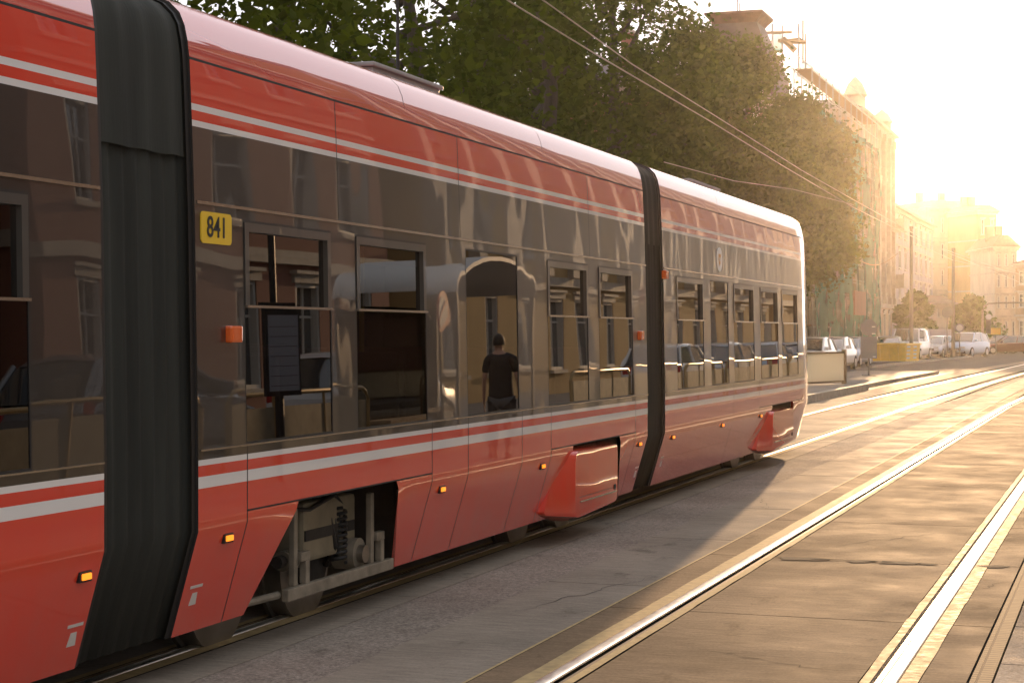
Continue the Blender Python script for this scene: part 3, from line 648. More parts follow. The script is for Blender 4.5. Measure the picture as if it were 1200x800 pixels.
def building(name, label, P0, P1, dep, h, st, bays, wall, roof='rooft', roofh=2.5, group=None, wfrac=.42, pil=False, ground='stone', side=0, cat='building', base_h=None, roofk='hip'):
    P0 = Vector((P0[0], P0[1], 0)); P1 = Vector((P1[0], P1[1], 0)); u = P1-P0; w = u.length; rz = math.atan2(u.y, u.x)
    t = thing(name, label, cat, P0, rz, group)
    base_h = base_h or 3.9; sh = (h-base_h-.6)/(st-1)
    rows = [(.9, base_h-.7)]+[(base_h+sh*k+.85, base_h+sh*k+.85+min(sh*.6, 2.1)) for k in range(st-1)]
    def cols_for(w, bays): bw = w/bays; ww = bw*wfrac; return [(bw*(i+.5)-ww/2, bw*(i+.5)+ww/2) for i in range(bays)]
    mb = MB(); faces = [(Matrix.Identity(4), w, cols_for(w, bays))]
    sb_ = max(2, int(dep/ (w/bays)))
    for sgn in ((1,) if side == 1 else (-1,) if side == -1 else ()):
        if sgn == 1: faces.append((Matrix.Translation((w, 0, 0)) @ Matrix.Rotation(R(90), 4, 'Z'), dep, cols_for(dep, sb_)))
        else: faces.append((Matrix.Translation((0, dep, 0)) @ Matrix.Rotation(R(-90), 4, 'Z'), dep, cols_for(dep, sb_)))
    for T, fw, cols in faces: facade(mb, fw, 0, h, cols, rows, M[wall], T)
    I = Vector
    if side != 1: mb.face([I((w, 0, 0)), I((w, dep, 0)), I((w, dep, h)), I((w, 0, h))], M[wall])
    if side != -1: mb.face([I((0, dep, 0)), I((0, 0, 0)), I((0, 0, h)), I((0, dep, h))], M[wall])
    mb.face([I((w, dep, 0)), I((0, dep, 0)), I((0, dep, h)), I((w, dep, h))], M[wall])
    mb.build('wall', t)
    ref = {}
    for T, fw, cols in faces:
        for (a, b) in cols:
            for ri, (c, d) in enumerate(rows):
                key = (round(b-a, 3), round(d-c, 3))
                if key not in ref:
                    W, Hh = b-a, d-c; f = MB(); fr = .09
                    for q in ((-W/2, -W/2+fr, 0, Hh), (W/2-fr, W/2, 0, Hh)): f.box((q[0], .02, q[2]), (q[1], .26, q[3]), M['wframe'])
                    f.box((-W/2+fr, .02, 0), (W/2-fr, .26, fr), M['wframe']); f.box((-W/2+fr, .02, Hh-fr), (W/2-fr, .26, Hh), M['wframe'])
                    f.box((-.035, .16, fr), (.035, .24, Hh-fr), M['wframe']); f.box((-W/2+fr, .165, Hh*.66), (W/2-fr, .235, Hh*.66+.06), M['wframe'])
                    win = f.build('window', t); p = MB(); p.box((-W/2+fr, .2, fr), (W/2-fr, .22, Hh-fr), M['pane']); pn = p.build('pane', win)
                    s = MB(); s.box((-W/2-.12, -.12, -.12), (W/2+.12, .05, -.002), M['stone']); sl = s.build('sill', win); s = MB(); s.box((-W/2-.14, -.06, Hh+.003), (W/2+.14, .02, Hh+.2), M['stone']); s.box((-W/2-.2, -.14, Hh+.2), (W/2+.2, .02, Hh+.28), M['stone']); sl = s.build('lintel', win)
                    ref[key] = win; o = win
                else:
                    win = ref[key]; o = win.copy(); C.objects.link(o); o.parent = t
                    for ch in win.children: q = ch.copy(); C.objects.link(q); q.parent = o
                o.matrix_local = T @ Matrix.Translation(((a+b)/2, 0, c))
    cn = MB()
    def ring(z0, z1, e):
        cn.box((-e, -e, z0), (w+e, -.001 if e < .08 else 0.0, z1), M['stone']); cn.box((-e, 0, z0), (0, dep+e, z1), M['stone']); cn.box((w, 0, z0), (w+e, dep+e, z1), M['stone'])
    cn2 = MB()
    ring(h-.45, h-.12, .22); ring(h-.12, h+.1, .5); ring(base_h-.3, base_h, .15)
    for k in range(1, st-1): ring(base_h+sh*k, base_h+sh*k+.16, .09)
    cn.build('cornice', t)
    if pil:
        bw = w/bays
        for i in range(bays+1):
            p = MB(); x = min(max(bw*i, .35), w-.35); p.box((x-.3, -.3, base_h), (x+.3, -.002, h-.46), M['stone']); p.box((x-.4, -.38, base_h), (x+.4, -.302, base_h+.5), M['stone']); p.box((x-.4, -.38, h-1.0), (x+.4, -.302, h-.46), M['stone']); p.build('pilaster', t)
    r = MB(); e = .4; z0 = h+.1; i = min(dep*.45, w*.3) if roofk == 'hip' else min(1.6, w*.2)
    lo = [I((-e, -e, z0)), I((w+e, -e, z0)), I((w+e, dep+e, z0)), I((-e, dep+e, z0))]; hi = [I((i, i, z0+roofh)), I((w-i, i, z0+roofh)), I((w-i, dep-i, z0+roofh)), I((i, dep-i, z0+roofh))]
    r.grid([lo, hi], M[roof], True, True); rf = r.build('roof', t)
    for q in (() if dep < 8 else (.27, .7)):
        c = MB(); c.box((w*q-.45, dep*.45-.3, z0+roofh*.5), (w*q+.45, dep*.45+.3, z0+roofh+1.3), M['brickred']); c.box((w*q-.52, dep*.45-.37, z0+roofh+1.3), (w*q+.52, dep*.45+.37, z0+roofh+1.42), M['stone']); c.build('chimney', rf)
    return t
DW = 18.0
def sd(Z, d=DW): return (Z-d*ST)/CT
b1 = building('mansard_house', 'grand corner house with dark mansard tower roof rising above the trees', (-16.7, sd(80, 16.7)), (-16.7, sd(97, 16.7)), 14, 13.0, 4, 6, 'brickred', 'roofd', 1.8, 'houses behind the tree row')
# mansard tower (part)
t = MB(); p = AT(866, 391, 92); Tm = b1.matrix_world
def loc_of(b, p): 
    M_ = Matrix.Translation(b.location) @ Matrix.Rotation(b.rotation_euler[2], 4, 'Z'); return M_.inverted() @ Vector(p)
lp = loc_of(b1, (p.x, p.y, 0)); zt = H+372*92/F
def sq(c, hx, hy, z): return [Vector((c.x-hx, c.y-hy, z)), Vector((c.x+hx, c.y-hy, z)), Vector((c.x+hx, c.y+hy, z)), Vector((c.x-hx, c.y+hy, z))]
lp.y = max(lp.y, 2.0)
t.grid([sq(lp, 2.2, 2.2, 12), sq(lp, 2.2, 2.2, zt-3.2), sq(lp, 1.15, 1.15, zt-.55)], M['roofd'], True, True)
tw = t.build('tower_roof', b1)
t = MB(); t.grid([sq(lp, 1.15, 1.15, zt-.55), sq(lp, 1.25, 1.25, zt-.4), sq(lp, 1.5, 1.5, zt-.12), sq(lp, 1.5, 1.5, zt)], M['rooft'], True, True); t.build('roof_crown', tw)
t = MB(); t.tube([(lp.x-.4, lp.y, zt), (lp.x-.4, lp.y, zt+.9)], .03, M['roofd']); t.tube([(lp.x+.2, lp.y, zt), (lp.x+.2, lp.y, zt+.7)], .03, M['roofd']); t.build('finial', tw)
M['rust'] = mat('rust_stain', (.12, .06, .03), .9)
b2_ = building('renovated_house', 'house under renovation wrapped in scaffolding and green netting', (-DW, sd(97.5)), (-DW, sd(123)), 14, 14.4, 4, 8, 'grey', 'rooft', 1.6, 'houses behind the tree row')
b3 = building('pilaster_house', 'tall ornate house with sunlit pilasters at the street bend', (-DW+.3, sd(123.8)), (-DW+.3, sd(141)), 14, 17.2, 5, 6, 'tan', 'roofd', .9, 'houses behind the tree row', pil=True, side=0, roofk='flat')
for q, hh in ((2.2, 2.6), (16.6, 2.0)):      # corner turrets with balls
    t = MB(); t.tube([(q, .6, 17.2), (q, .6, 17.2+hh*.45), (q, .6, 17.2+hh*.5), (q, .6, 17.2+hh*.8), (q, .6, 17.2+hh)], [.75, .75, .9, .55, .08], M['stone'], 10); t.build('roof_turret', b3, smooth=True)
for z in (5.2, 9.6):
    t = MB(); t.box((15.2, -1.3, z), (18, -.31, z+.2), M['stone']); t.box((15.2, -1.3, z+.2), (18, -1.2, z+1.1), M['stone']); t.box((17.9, -1.2, z+.2), (18, -.31, z+1.1), M['stone']); t.build('balcony', b3)
# scaffolding with netting (thing of its own)
M['net'] = None
def netmat():
    m = bpy.data.materials.new('green_netting'); m.use_nodes = True; nt = m.node_tree; n = nt.nodes; l = nt.links; n.clear()
    o = n.new('ShaderNodeOutputMaterial'); mx = n.new('ShaderNodeMixShader'); tr = n.new('ShaderNodeBsdfTransparent'); d = n.new('ShaderNodeBsdfDiffuse'); t = n.new('ShaderNodeBsdfTranslucent'); m2 = n.new('ShaderNodeMixShader'); m2.inputs[0].default_value = .4
    d.inputs[0].default_value = (.10, .27, .2, 1); t.inputs[0].default_value = (.12, .34, .24, 1); g = n.new('ShaderNodeNewGeometry'); ns = n.new('ShaderNodeTexNoise'); ns.inputs['Scale'].default_value = .6; ns.inputs['Detail'].default_value = 6; l.new(g.outputs['Position'], ns.inputs['Vector'])
    r = n.new('ShaderNodeMapRange'); r.inputs['From Min'].default_value = .35; r.inputs['From Max'].default_value = .65; r.inputs['To Min'].default_value = .35; r.inputs['To Max'].default_value = .9; l.new(ns.outputs['Fac'], r.inputs['Value'])
    l.new(d.outputs[0], m2.inputs[1]); l.new(t.outputs[0], m2.inputs[2]); l.new(r.outputs[0], mx.inputs[0]); l.new(tr.outputs[0], mx.inputs[1]); l.new(m2.outputs[0], mx.inputs[2]); l.new(mx.outputs[0], o.inputs[0]); return m
M['net'] = netmat(); M['tube'] = mat('scaffold_tube', (.35, .33, .3), .4, .7); M['plank'] = mat('scaffold_plank', (.3, .2, .11), .8)
sc = thing('scaffolding', 'tubular scaffolding with green debris netting and a crane arm on the roof', 'scaffolding', (-DW+.4, sd(97.5), 0), R(90))
t = MB(); Wd = sd(123)-sd(97.5)
for x in np.arange(0, Wd+.1, 2.4):
    for y in (-.3, -1.3): t.tube([(x, y, 0), (x, y, 16.2)], .045, M['tube'], 6)
for z in np.arange(2, 16.3, 2):
    for y in (-.3, -1.3): t.tube([(0, y, z), (Wd, y, z)], .04, M['tube'], 6); t.tube([(0, y, z+1), (Wd, y, z+1)], .03, M['tube'], 6)
for x in (0, 4.8, 9.6, 14.4): t.tube([(x, -1.35, 0), (x+2.4, -1.35, 4)], .035, M['tube'], 6); t.tube([(x+2.4, -1.35, 4), (x, -1.35, 8)], .035, M['tube'], 6)
t.build('scaffold_frame', sc)
for z in np.arange(2, 16.3, 2): t = MB(); t.box((0, -1.25, z+.05), (Wd, -.35, z+.1), M['plank']); t.build('platform', sc)
t = MB(); nx = 60; rows = []
for i in range(nx+1):
    x = Wd*i/nx; rows.append([(x, -1.42-.12*math.sin(x*1.9+j*.7)-.08*math.sin(x*5+j), .6+13.6*j/14) for j in range(15)])
t.grid(rows, M['net']); t.build('netting', sc, smooth=True)
def tops(px, py, Z): return loc_of(sc, AT(px, py, Z))
t = MB(); Zs = 104
for px, y0, y1 in ((905, 28, 85), (917, 30, 85), (936, 28, 90), (944, 40, 90), (941, 24, 75)): t.tube([tops(px, y1, Zs), tops(px, y0, Zs)], .06, M['tube'], 6)
t.tube([tops(885, 39, Zs), tops(928, 38, Zs)], .09, M['plank'], 6); t.tube([tops(884, 38, Zs), tops(902, 52, Zs)], .2, M['plank'], 6); t.tube([tops(917, 45, Zs), tops(932, 60, Zs)], .18, M['plank'], 6); t.tube([tops(912, 48, Zs), tops(944, 50, Zs)], .12, M['plank'], 6)
a_, b_, c_, d_ = tops(914, 47, Zs), tops(938, 44, Zs), tops(944, 52, Zs+1.5), tops(920, 52, Zs+1.5)
t.face([a_, b_, c_, d_], M['plank']); t.build('roof_hoist', sc)
t = MB(); t.grid([[tops(905, 40, Zs), tops(915, 40, Zs)], [tops(903, 60, Zs), tops(918, 60, Zs)]], M['net']); t.build('roof_netting', sc); t = MB(); t.grid([[tops(938, 73, Zs), tops(950, 73, Zs)], [tops(930, 98, Zs), tops(958, 98, Zs)]], M['net']); t.build('roof_netting', sc)
t = MB(); a_ = tops(960, 345, 112); t.box((a_.x-1.4, -1.62, a_.z-1.3), (a_.x+3.6, -1.55, a_.z+.2), M['brickred']); t.build('site_banner', sc)
# far houses across the bend
def gp(px, Z): p = AT(px, HY, Z); return (p.x, p.y)
building('pale_lilac_house', 'pale lilac plastered house just right of the pilaster house', gp(1036, 152), gp(1093, 190), 12, 13.0, 4, 9, 'lilac', 'roofd', 1.2, 'far houses where the street bends', roofk='flat')
building('beige_corner_house', 'large beige corner house directly below the sun glare', gp(1086, 246), gp(1147, 248), 14, 19.0, 5, 5, 'cream', 'roofd', 1.2, 'far houses where the street bends', side=1, roofk='flat', wfrac=.3)
building('corner_bay_house', 'narrow stepped house at the right edge of the beige corner house', gp(1146, 240), gp(1168, 241), 10, 18.2, 5, 2, 'ochre', 'roofd', .8, 'far houses where the street bends', roofk='flat', wfrac=.35)
building('lower_cream_house', 'lower cream house at the right picture edge with curved gable', gp(1166, 222), gp(1192, 222), 12, 12.4, 4, 3, 'cream', 'rooft', 1.5, 'far houses where the street bends')
building('far_tan_house', 'tan three-storey house cut by the right picture edge', gp(1190, 210), gp(1300, 200), 12, 9.8, 3, 8, 'tan', 'rooft', 2.0, 'far houses where the street bends')
building('garden_pavilion', 'small white pavilion with low pediment between the dark bushes', gp(1085, 160), gp(1115, 160), 5, 4.3, 2, 3, 'cream', 'roofd', .7, None, base_h=2.2)
t = MB(); a_, b_ = Vector((*gp(1040, 146), 0)), Vector((*gp(1118, 149), 0)); dv = (b_-a_).normalized(); nn = Vector((-dv.y, dv.x, 0))
t.grid([[a_, a_+nn*.25, a_+nn*.25+Vector((0, 0, 2.0)), a_+Vector((0, 0, 2.0))], [b_, b_+nn*.25, b_+nn*.25+Vector((0, 0, 2.0)), b_+Vector((0, 0, 2.0))]], M['lilac'], True, True)
tag(t.build('garden_wall'), 'low lilac garden wall behind the white van and bushes', 'wall')
# right-hand side of the street (seen in the tram's glossy side)
RX = 9.6
building('shop_house', 'tan shop house on the near side of the street, reflected in the dark panels', (RX, 24), (RX, 6), 12, 14, 4, 6, 'tan', 'rooft', 2, 'houses reflected in the tram')
building('brick_house', 'red brick house across from the tram, reflected beside the bellows', (RX, 41), (RX, 26), 12, 12, 3, 5, 'brickred', 'rooft', 2, 'houses reflected in the tram')
building('ochre_house', 'ochre house reflected in the far windows of the middle car', (RX, 66), (RX, 44), 12, 16, 4, 7, 'gold', 'rooft', 2, 'houses reflected in the tram', pil=True)
building('cream_house', 'cream house reflected in the front car of the tram', (RX, 92), (RX, 67), 12, 15, 4, 8, 'gold', 'rooft', 2, 'houses reflected in the tram', pil=True)
building('grey_house', 'grey house reflected at the very front of the tram', (RX+1, 125), (RX, 94), 12, 14, 4, 9, 'gold', 'rooft', 2, 'houses reflected in the tram')

building('added_terrace_behind', 'plain tan terrace added unseen behind the camera to block sky light', (-30, -50), (34, -50), 8, 15, 4, 14, 'tan', 'rooft', 2, 'added houses behind the camera')  # unseen terrace, added to keep bright rear sky off the tram covers
bb = bpy.data.objects['added_terrace_behind']; bb.location = (34, -42, 0); bb.rotation_euler[2] = math.pi
building('added_terrace_left', 'plain cream terrace added unseen behind the camera, beside the track, to block sky light', (-19, -40), (-19, 4), 10, 14, 4, 10, 'cream', 'rooft', 2, 'added houses behind the camera')  # unseen row, added to shut out sky light from the back left
# ================================================================== STREET THINGS
M['carglass'] = mat('car_glass', (.03, .035, .04), .05, coat=1, coat_ior=1.8)
M['tyre'] = mat('tyre', (.02, .02, .02), .85); M['rimm'] = mat('alloy_rim', (.45, .45, .45), .3, .8)
M['head'] = mat('headlight_lens', (.6, .6, .6), .08, .3, coat=1); M['tail'] = mat('tail_lamp', (.4, .01, .01), .2, coat=1)
M['plast'] = mat('black_plastic', (.03, .03, .03), .5); M['lplate'] = mat('licence_plate', (.7, .7, .68), .5)
def paint(name, c, metal=.3): return mat(name, c, .35, metal, coat=1, coat_ior=1.5)
P = {'white': paint('car_white', (.72, .72, .72), 0), 'silver': paint('car_silver', (.5, .53, .58), .6), 'blue': paint('car_pale_blue', (.35, .45, .6), .4), 'dark': paint('car_dark_red', (.12, .03, .025), .4), 'grey': paint('car_grey', (.2, .2, .21), .5)}
def make_car(label, col, kind='hatch', loc=(0, 0, 0), rz=0, group='cars parked along the street', cat='car'):
    c = thing('parked_car' if kind != 'van' else 'parked_van', label, cat, loc, rz, group); pt = P[col]
    Lh, W, Ht = {'hatch': (4.0, 1.72, 1.46), 'sedan': (4.5, 1.78, 1.44), 'suv': (4.6, 1.86, 1.7), 'van': (4.9, 1.9, 1.95)}[kind]
    hb = {'hatch': .92, 'sedan': .88, 'suv': 1.05, 'van': 1.12}[kind]
    hood = {'hatch': .26, 'sedan': .28, 'suv': .26, 'van': .17}[kind]; ws = {'hatch': .44, 'sedan': .45, 'suv': .40, 'van': .30}[kind]
    re = {'hatch': .9, 'sedan': .78, 'suv': .93, 'van': .97}[kind]; rb = {'hatch': .99, 'sedan': .9, 'suv': .99, 'van': 1}[kind]
    # stations t, half width, bottom, belt height
    st = [(0, .78, .35, .62), (.015, .86, .25, .70), (.06, .95, .2, hb-.16), (.16, .99, .2, hb-.08), (hood, 1, .2, hb-.01), (.45, 1, .2, hb+.02), (.75, 1, .2, hb+.04), (.9, .98, .22, hb+.04), (.97, .94, .26, hb-.02), (1, .86, .34, hb-.18)]
    b = MB(); rows = []
    for tt, wf, zb, zt_ in st:
        y = -Lh/2+Lh*tt; w = W/2*wf; zm = zb+(zt_-zb)*.55
        rows.append([(-w*.86, y, zb), (-w*.98, y, zb+.12), (-w, y, zm), (-w*.97, y, zt_-.06), (-w*.9, y, zt_), (-w*.45, y, zt_+.035), (w*.45, y, zt_+.035), (w*.9, y, zt_), (w*.97, y, zt_-.06), (w, y, zm), (w*.98, y, zb+.12), (w*.86, y, zb)])
    b.grid(rows, pt, True, True); bd = b.build('body', c, smooth=True, angle=35)
    g = MB(); A = [(hood, .9, hb), (ws, .76, Ht-.05), (ws+.08, .75, Ht-.01), ((ws+re)/2, .75, Ht), (re-.05, .73, Ht-.04), (re, .71, Ht-.1), (rb, .84, hb+.02)]
    rows = []
    for tt, wf, z in A:
        y = -Lh/2+Lh*tt; w = W/2*wf; q = hb-.02
        k = (z-hb)/(Ht-hb) if Ht > hb else 0; wb = W/2*.9
        rows.append([(-wb, y, q), (-(wb+(w-wb)*.92), y, q+(z-q)*.9), (-w*.9, y, z), (w*.9, y, z), ((wb+(w-wb)*.92), y, q+(z-q)*.9), (wb, y, q)])
    g.grid(rows, M['carglass'], False); g.build('greenhouse', c, smooth=True, angle=30)
    r = MB(); rr = []
    for tt, wf, z in A[1:-1]:
        y = -Lh/2+Lh*tt; w = W/2*wf; rr.append([(-w*.93, y, z-.03), (-w*.88, y, z+.012), (0, y, z+.03), (w*.88, y, z+.012), (w*.93, y, z-.03)])
    r.grid(rr, pt); r.build('roof', c, smooth=True)
    for sg in (-1, 1):
        for (t0, z0, w0), (t1, z1, w1) in (((hood, hb, .9), (ws, Ht-.06, .77)), (((ws+re)/2-.02, hb, .905), ((ws+re)/2, Ht-.04, .765)), ((rb, hb, .87), (re-.01, Ht-.08, .74))):
            pl = MB(); pl.tube([(sg*W/2*w0, -Lh/2+Lh*t0, z0), (sg*W/2*w1, -Lh/2+Lh*t1, z1)], .04, pt, 6); pl.build('pillar', c)
    wr = .31 if kind in ('hatch', 'sedan') else .35
    for sg in (-1, 1):
        for tt in (.19, .81):
            w = MB(); y = -Lh/2+Lh*tt; w.disc((sg*(W/2-.1), y, wr), 'x', wr, .21, M['tyre'], 22); wh = w.build('wheel', c, bevel=0)
            w = MB(); w.disc((sg*(W/2+.006), y, wr), 'x', wr*.62, .03, M['rimm'], 16); w.build('rim', wh)
        m_ = MB(); m_.box((sg*(W/2+.02)-.09, -Lh/2+Lh*(hood+.06), hb+.02), (sg*(W/2+.02)+.09, -Lh/2+Lh*(hood+.06)+.1, hb+.16), pt); m_.build('wing_mirror', c, bevel=.02)
        h_ = MB(); h_.box((sg*W*.30-.17, -Lh/2+.0, .60), (sg*W*.30+.17, -Lh/2+.14, .74), M['head']); h_.build('headlight', c, bevel=.03)
        h_ = MB(); h_.box((sg*W*.36-.11, Lh/2-.12, .72), (sg*W*.36+.11, Lh/2+.005, .92), M['tail']); h_.build('tail_light', c, bevel=.03)
    g = MB(); g.box((-W*.24, -Lh/2-.012, .48), (W*.24, -Lh/2+.1, .63), M['plast']); g.box((-W*.4, -Lh/2+.01, .26), (W*.4, -Lh/2+.1, .42), M['plast']); g.build('grille', c, bevel=.015)
    g = MB(); g.box((-.26, -Lh/2-.03, .44), (.26, -Lh/2-.012, .55), M['lplate']); g.build('licence_plate', c)
    return c
def gl(px, Z, z=0): p = AT(px, HY, Z); p.z = z; return p
make_car('white hatchback parked nearest the tram front, half behind the pale panel', 'white', 'hatch', gl(948, 73), R(-3))
make_car('white saloon parked second behind the pale panel, side lit by the sun', 'white', 'hatch', gl(974, 80), R(-3))
make_car('pale blue hatchback parked between the panel and the grey sign backs', 'blue', 'hatch', gl(994, 88), R(-3))
make_car('small light car parked just behind the yellow skip', 'white', 'hatch', gl(1041, 109), R(4))
make_car('white van parked behind the yellow skip, beside the first street pole', 'white', 'van', gl(1067, 114), R(-5), cat='van')
make_car('silver saloon parked right of the white van', 'silver', 'sedan', gl(1094, 122), R(-4))
make_car('white hatchback squeezed behind the silver saloon', 'white', 'hatch', gl(1104, 128), R(-4))
make_car('pale car parked next to the second street pole', 'blue', 'hatch', gl(1109, 136), R(-4))
make_car('silver blue SUV turning out beside the second street pole, headlight glinting', 'blue', 'suv', gl(1133, 124), R(-16), group='cars moving at the junction')
make_car('dark red car seen from the side at the right edge', 'dark', 'sedan', gl(1183, 140), R(-78), group='cars moving at the junction')
make_car('grey car behind the dark red one at the junction', 'grey', 'hatch', gl(1168, 147), R(-80), group='cars moving at the junction')
make_car('red hatchback at the far right, beyond the dark red car', 'dark', 'hatch', gl(1206, 152), R(-80), group='cars moving at the junction')
make_car('white saloon at the right edge behind the dark red car', 'white', 'sedan', gl(1196, 146), R(-76), group='cars moving at the junction')
make_car('white car roof showing above the dark red car', 'white', 'hatch', gl(1184, 150), R(-80), group='cars moving at the junction')
for k, (s, col, lb) in enumerate(((13, 'silver', 'silver hatchback parked across the street, reflected low in the first window'), (19, 'grey', 'grey hatchback parked across the street, reflected behind the railing'), (26, 'white', 'white hatchback parked across the street, reflected under the sign'), (46, 'white', 'white hatchback with sun-struck roof, reflected in the front car'), (52.5, 'silver', 'silver hatchback reflected in the front car of the tram'), (59, 'blue', 'pale blue hatchback reflected further along the front car'), (66, 'silver', 'silver saloon reflected in the last tram windows'), (73, 'white', 'white saloon reflected at the tip of the tram'))):
    make_car(lb, col, 'hatch' if k < 6 else 'sedan', (3.6, s, .12), R(180), 'cars reflected in the tram')
# skip container
M['skip'] = mat('yellow_skip_paint', (.85, .52, .02), .45, var=.1, vscale=4); M['stripew'] = mat('white_stripe', (.7, .68, .6), .5)
sk = thing('skip_container', 'yellow steel skip with white hazard stripes on its end, in front of the white van', 'skip', gl(1050, 98), R(-8))
t = MB(); 
def fr(x0, x1, y0, y1, z): return [(x0, y0, z), (x1, y0, z), (x1, y1, z), (x0, y1, z)]
t.grid([fr(-.9, .9, -1.4, 1.4, .12), fr(-.95, .95, -1.6, 1.6, 1.02), fr(-.89, .89, -1.52, 1.52, 1.02), fr(-.84, .84, -1.34, 1.34, .2)], M['skip'], True, False); t.face(fr(-.9, .9, -1.4, 1.4, .12), M['skip']); t.face(fr(-.84, .84, -1.34, 1.34, .2), M['skip'])
t.build('tub', sk)
t = MB(); t.tube([(-.98, -1.62, 1.04), (.98, -1.62, 1.04), (.98, 1.62, 1.04), (-.98, 1.62, 1.04), (-.98, -1.62, 1.04)], .05, M['skip'], 6); t.build('rim', sk)
for x in (-.5, 0, .5): t = MB(); t.grid([[(x-.04, -1.39, .15), (x+.04, -1.39, .15), (x+.04, -1.45, .15), (x-.04, -1.45, .15)], [(x-.04, -1.58, .98), (x+.04, -1.58, .98), (x+.04, -1.65, .98), (x-.04, -1.65, .98)]], M['skip'], True, True); t.build('rib', sk)
t = MB()
for k in range(4):
    z0 = .25+k*.2; X = lambda z: .9+(z-.12)/.9*.05+.012
    for y0 in (-1.3, .1): t.grid([[(X(z0), y0, z0), (X(z0), y0+.7, z0)], [(X(z0+.09), y0, z0+.09), (X(z0+.09), y0+.7, z0+.09)]], M['stripew'])
t.build('hazard_stripe', sk)
# pale panel with frame (platform glass panel)
M['cream_p'] = mat('cream_panel', (.6, .53, .4), .35, var=.08, vscale=2); pmn = bpy.data.materials.new('pale_translucent_panel'); pmn.use_nodes = True; q_ = pmn.node_tree.nodes; q_.clear(); qo, qd, qt, qm = q_.new('ShaderNodeOutputMaterial'), q_.new('ShaderNodeBsdfDiffuse'), q_.new('ShaderNodeBsdfTranslucent'), q_.new('ShaderNodeMixShader')
qd.inputs[0].default_value = (.7, .64, .5, 1); qt.inputs[0].default_value = (.8, .74, .58, 1); qm.inputs[0].default_value = .5
pmn.node_tree.links.new(qd.outputs[0], qm.inputs[1]); pmn.node_tree.links.new(qt.outputs[0], qm.inputs[2]); pmn.node_tree.links.new(qm.outputs[0], qo.inputs[0]); M['cream_p'] = pmn; qd.inputs[0].default_value = (.85, .8, .66, 1); qt.inputs[0].default_value = (.95, .9, .75, 1)
M['bronze'] = mat('bronze_frame', (.16, .11, .06), .4, .5)
pa = AT(941, HY, 48); pb = AT(988, HY, 50); pa.z = pb.z = .2; dv = (pb-pa); wl = dv.length; ang = math.atan2(dv.y, dv.x)
pn = thing('display_panel', 'low cream display panel in bronze frame on the stop platform', 'panel', pa, ang)
t = MB(); t.box((-1.2, -.02, .1), (wl, .02, .86), M['cream_p']); t.build('panel', pn)
t = MB(); t.box((-1.25, -.04, .86), (wl+.05, .04, .91), M['bronze']); t.box((-1.25, -.04, .05), (wl+.05, .04, .1), M['bronze']); t.box((-1.25, -.045, .1), (-1.2, .045, .86), M['bronze']); t.build('frame', pn)
for x in (-1.3, wl+.02): t = MB(); t.box((x, -.06, 0), (x+.09, .06, .97), M['bronze']); t.build('post', pn, bevel=.005)
# sign with backs towards us
M['signback'] = mat('sign_back_grey', (.2, .2, .21), .5, .4); M['post'] = mat('painted_post', (.14, .13, .12), .5, .3); M['signw'] = mat('sign_white', (.6, .6, .58), .5); M['signr'] = mat('sign_red', (.5, .03, .03), .4); M['signb'] = mat('sign_blue', (.03, .1, .4), .4); M['signy'] = mat('sign_yellow', (.75, .4, .03), .4)
sp = gl(1018, 63.5, .11); sg = thing('road_sign', 'grey backs of an octagonal sign and tall board on one post by the kerb', 'sign', sp, R(8))
t = MB(); t.tube([(0, 0, 0), (0, 0, 2.12)], .035, M['post']); t.disc((0, 0, .01), 'z', .25, .04, M['post'], 16); t.build('post', sg)
k = 63.5/F
t = MB(); n8 = [( .31*math.cos(R(22.5+45*i)), 1.72+.31*math.sin(R(22.5+45*i))) for i in range(8)]; t.prism(n8, 'y', -.07, -.045, M['signback']); t.build('sign_plate', sg)
t = MB(); t.prism([(-.29, .62), (.29, .62), (.29, 1.40), (-.29, 1.40)], 'y', -.07, -.045, M['signback']); t.build('sign_board', sg)
for x, z in ((.17, 1.75), (.17, 1.5), (.2, .68)):
    t = MB(); t.box((x-.06, -.074, z-.02), (x+.06, -.071, z+.02), M['signw']); t.build('sticker', sg)
# street poles with wires
def pole(px, Z, ytop, label, r=.11, arms=0):
    p = gl(px, Z); h = H+(HY-ytop)*Z/F; o = thing('catenary_pole', label, 'pole', p, 0, 'catenary poles by the junction')
    t = MB(); t.tube([(0, 0, 0), (0, 0, h*.4), (0, 0, h)], [r*1.15, r, r*.8], M['post'], 12); t.build('shaft', o, smooth=True)
    t = MB(); t.disc((0, 0, .25), 'z', r*1.9, .5, M['post'], 12); t.build('base', o)
    t = MB(); t.disc((0, 0, h+.06), 'z', r*1.1, .14, M['post'], 10); t.build('cap', o)
    return p, h
p1_, h1 = pole(1068, 104, 268, 'dark catenary pole in front of the white van, left of two')
p2_, h2 = pole(1117, 122, 293, 'dark catenary pole beside the silver blue SUV, right of two', .12)
def sign_round(px, Z, py, face, label, rad=.4, axis='y', col='signback'):
    p = gl(px, Z); z = H+(HY-py)*Z/F; o = thing('round_road_sign', label, 'sign', p, 0, 'round signs by the junction'); t = MB(); t.tube([(0, 0, 0), (0, 0, z+rad)], .04, M['post']); t.build('post', o)
    t = MB(); t.disc((0, -.06, z), 'y', rad, .03, M[col], 24); pl_ = t.build('sign_plate', o)
    if face: t = MB(); t.disc((0, -.08, z), 'y', rad*.72, .012, M[face], 24); t.build('sign_face', pl_)
sign_round(1110, 118, 366, None, 'round grey sign back high beside the second pole', .36)
sign_round(1124.5, 119, 384, 'signw', 'small round sign with pale face just right of the second pole', .3)
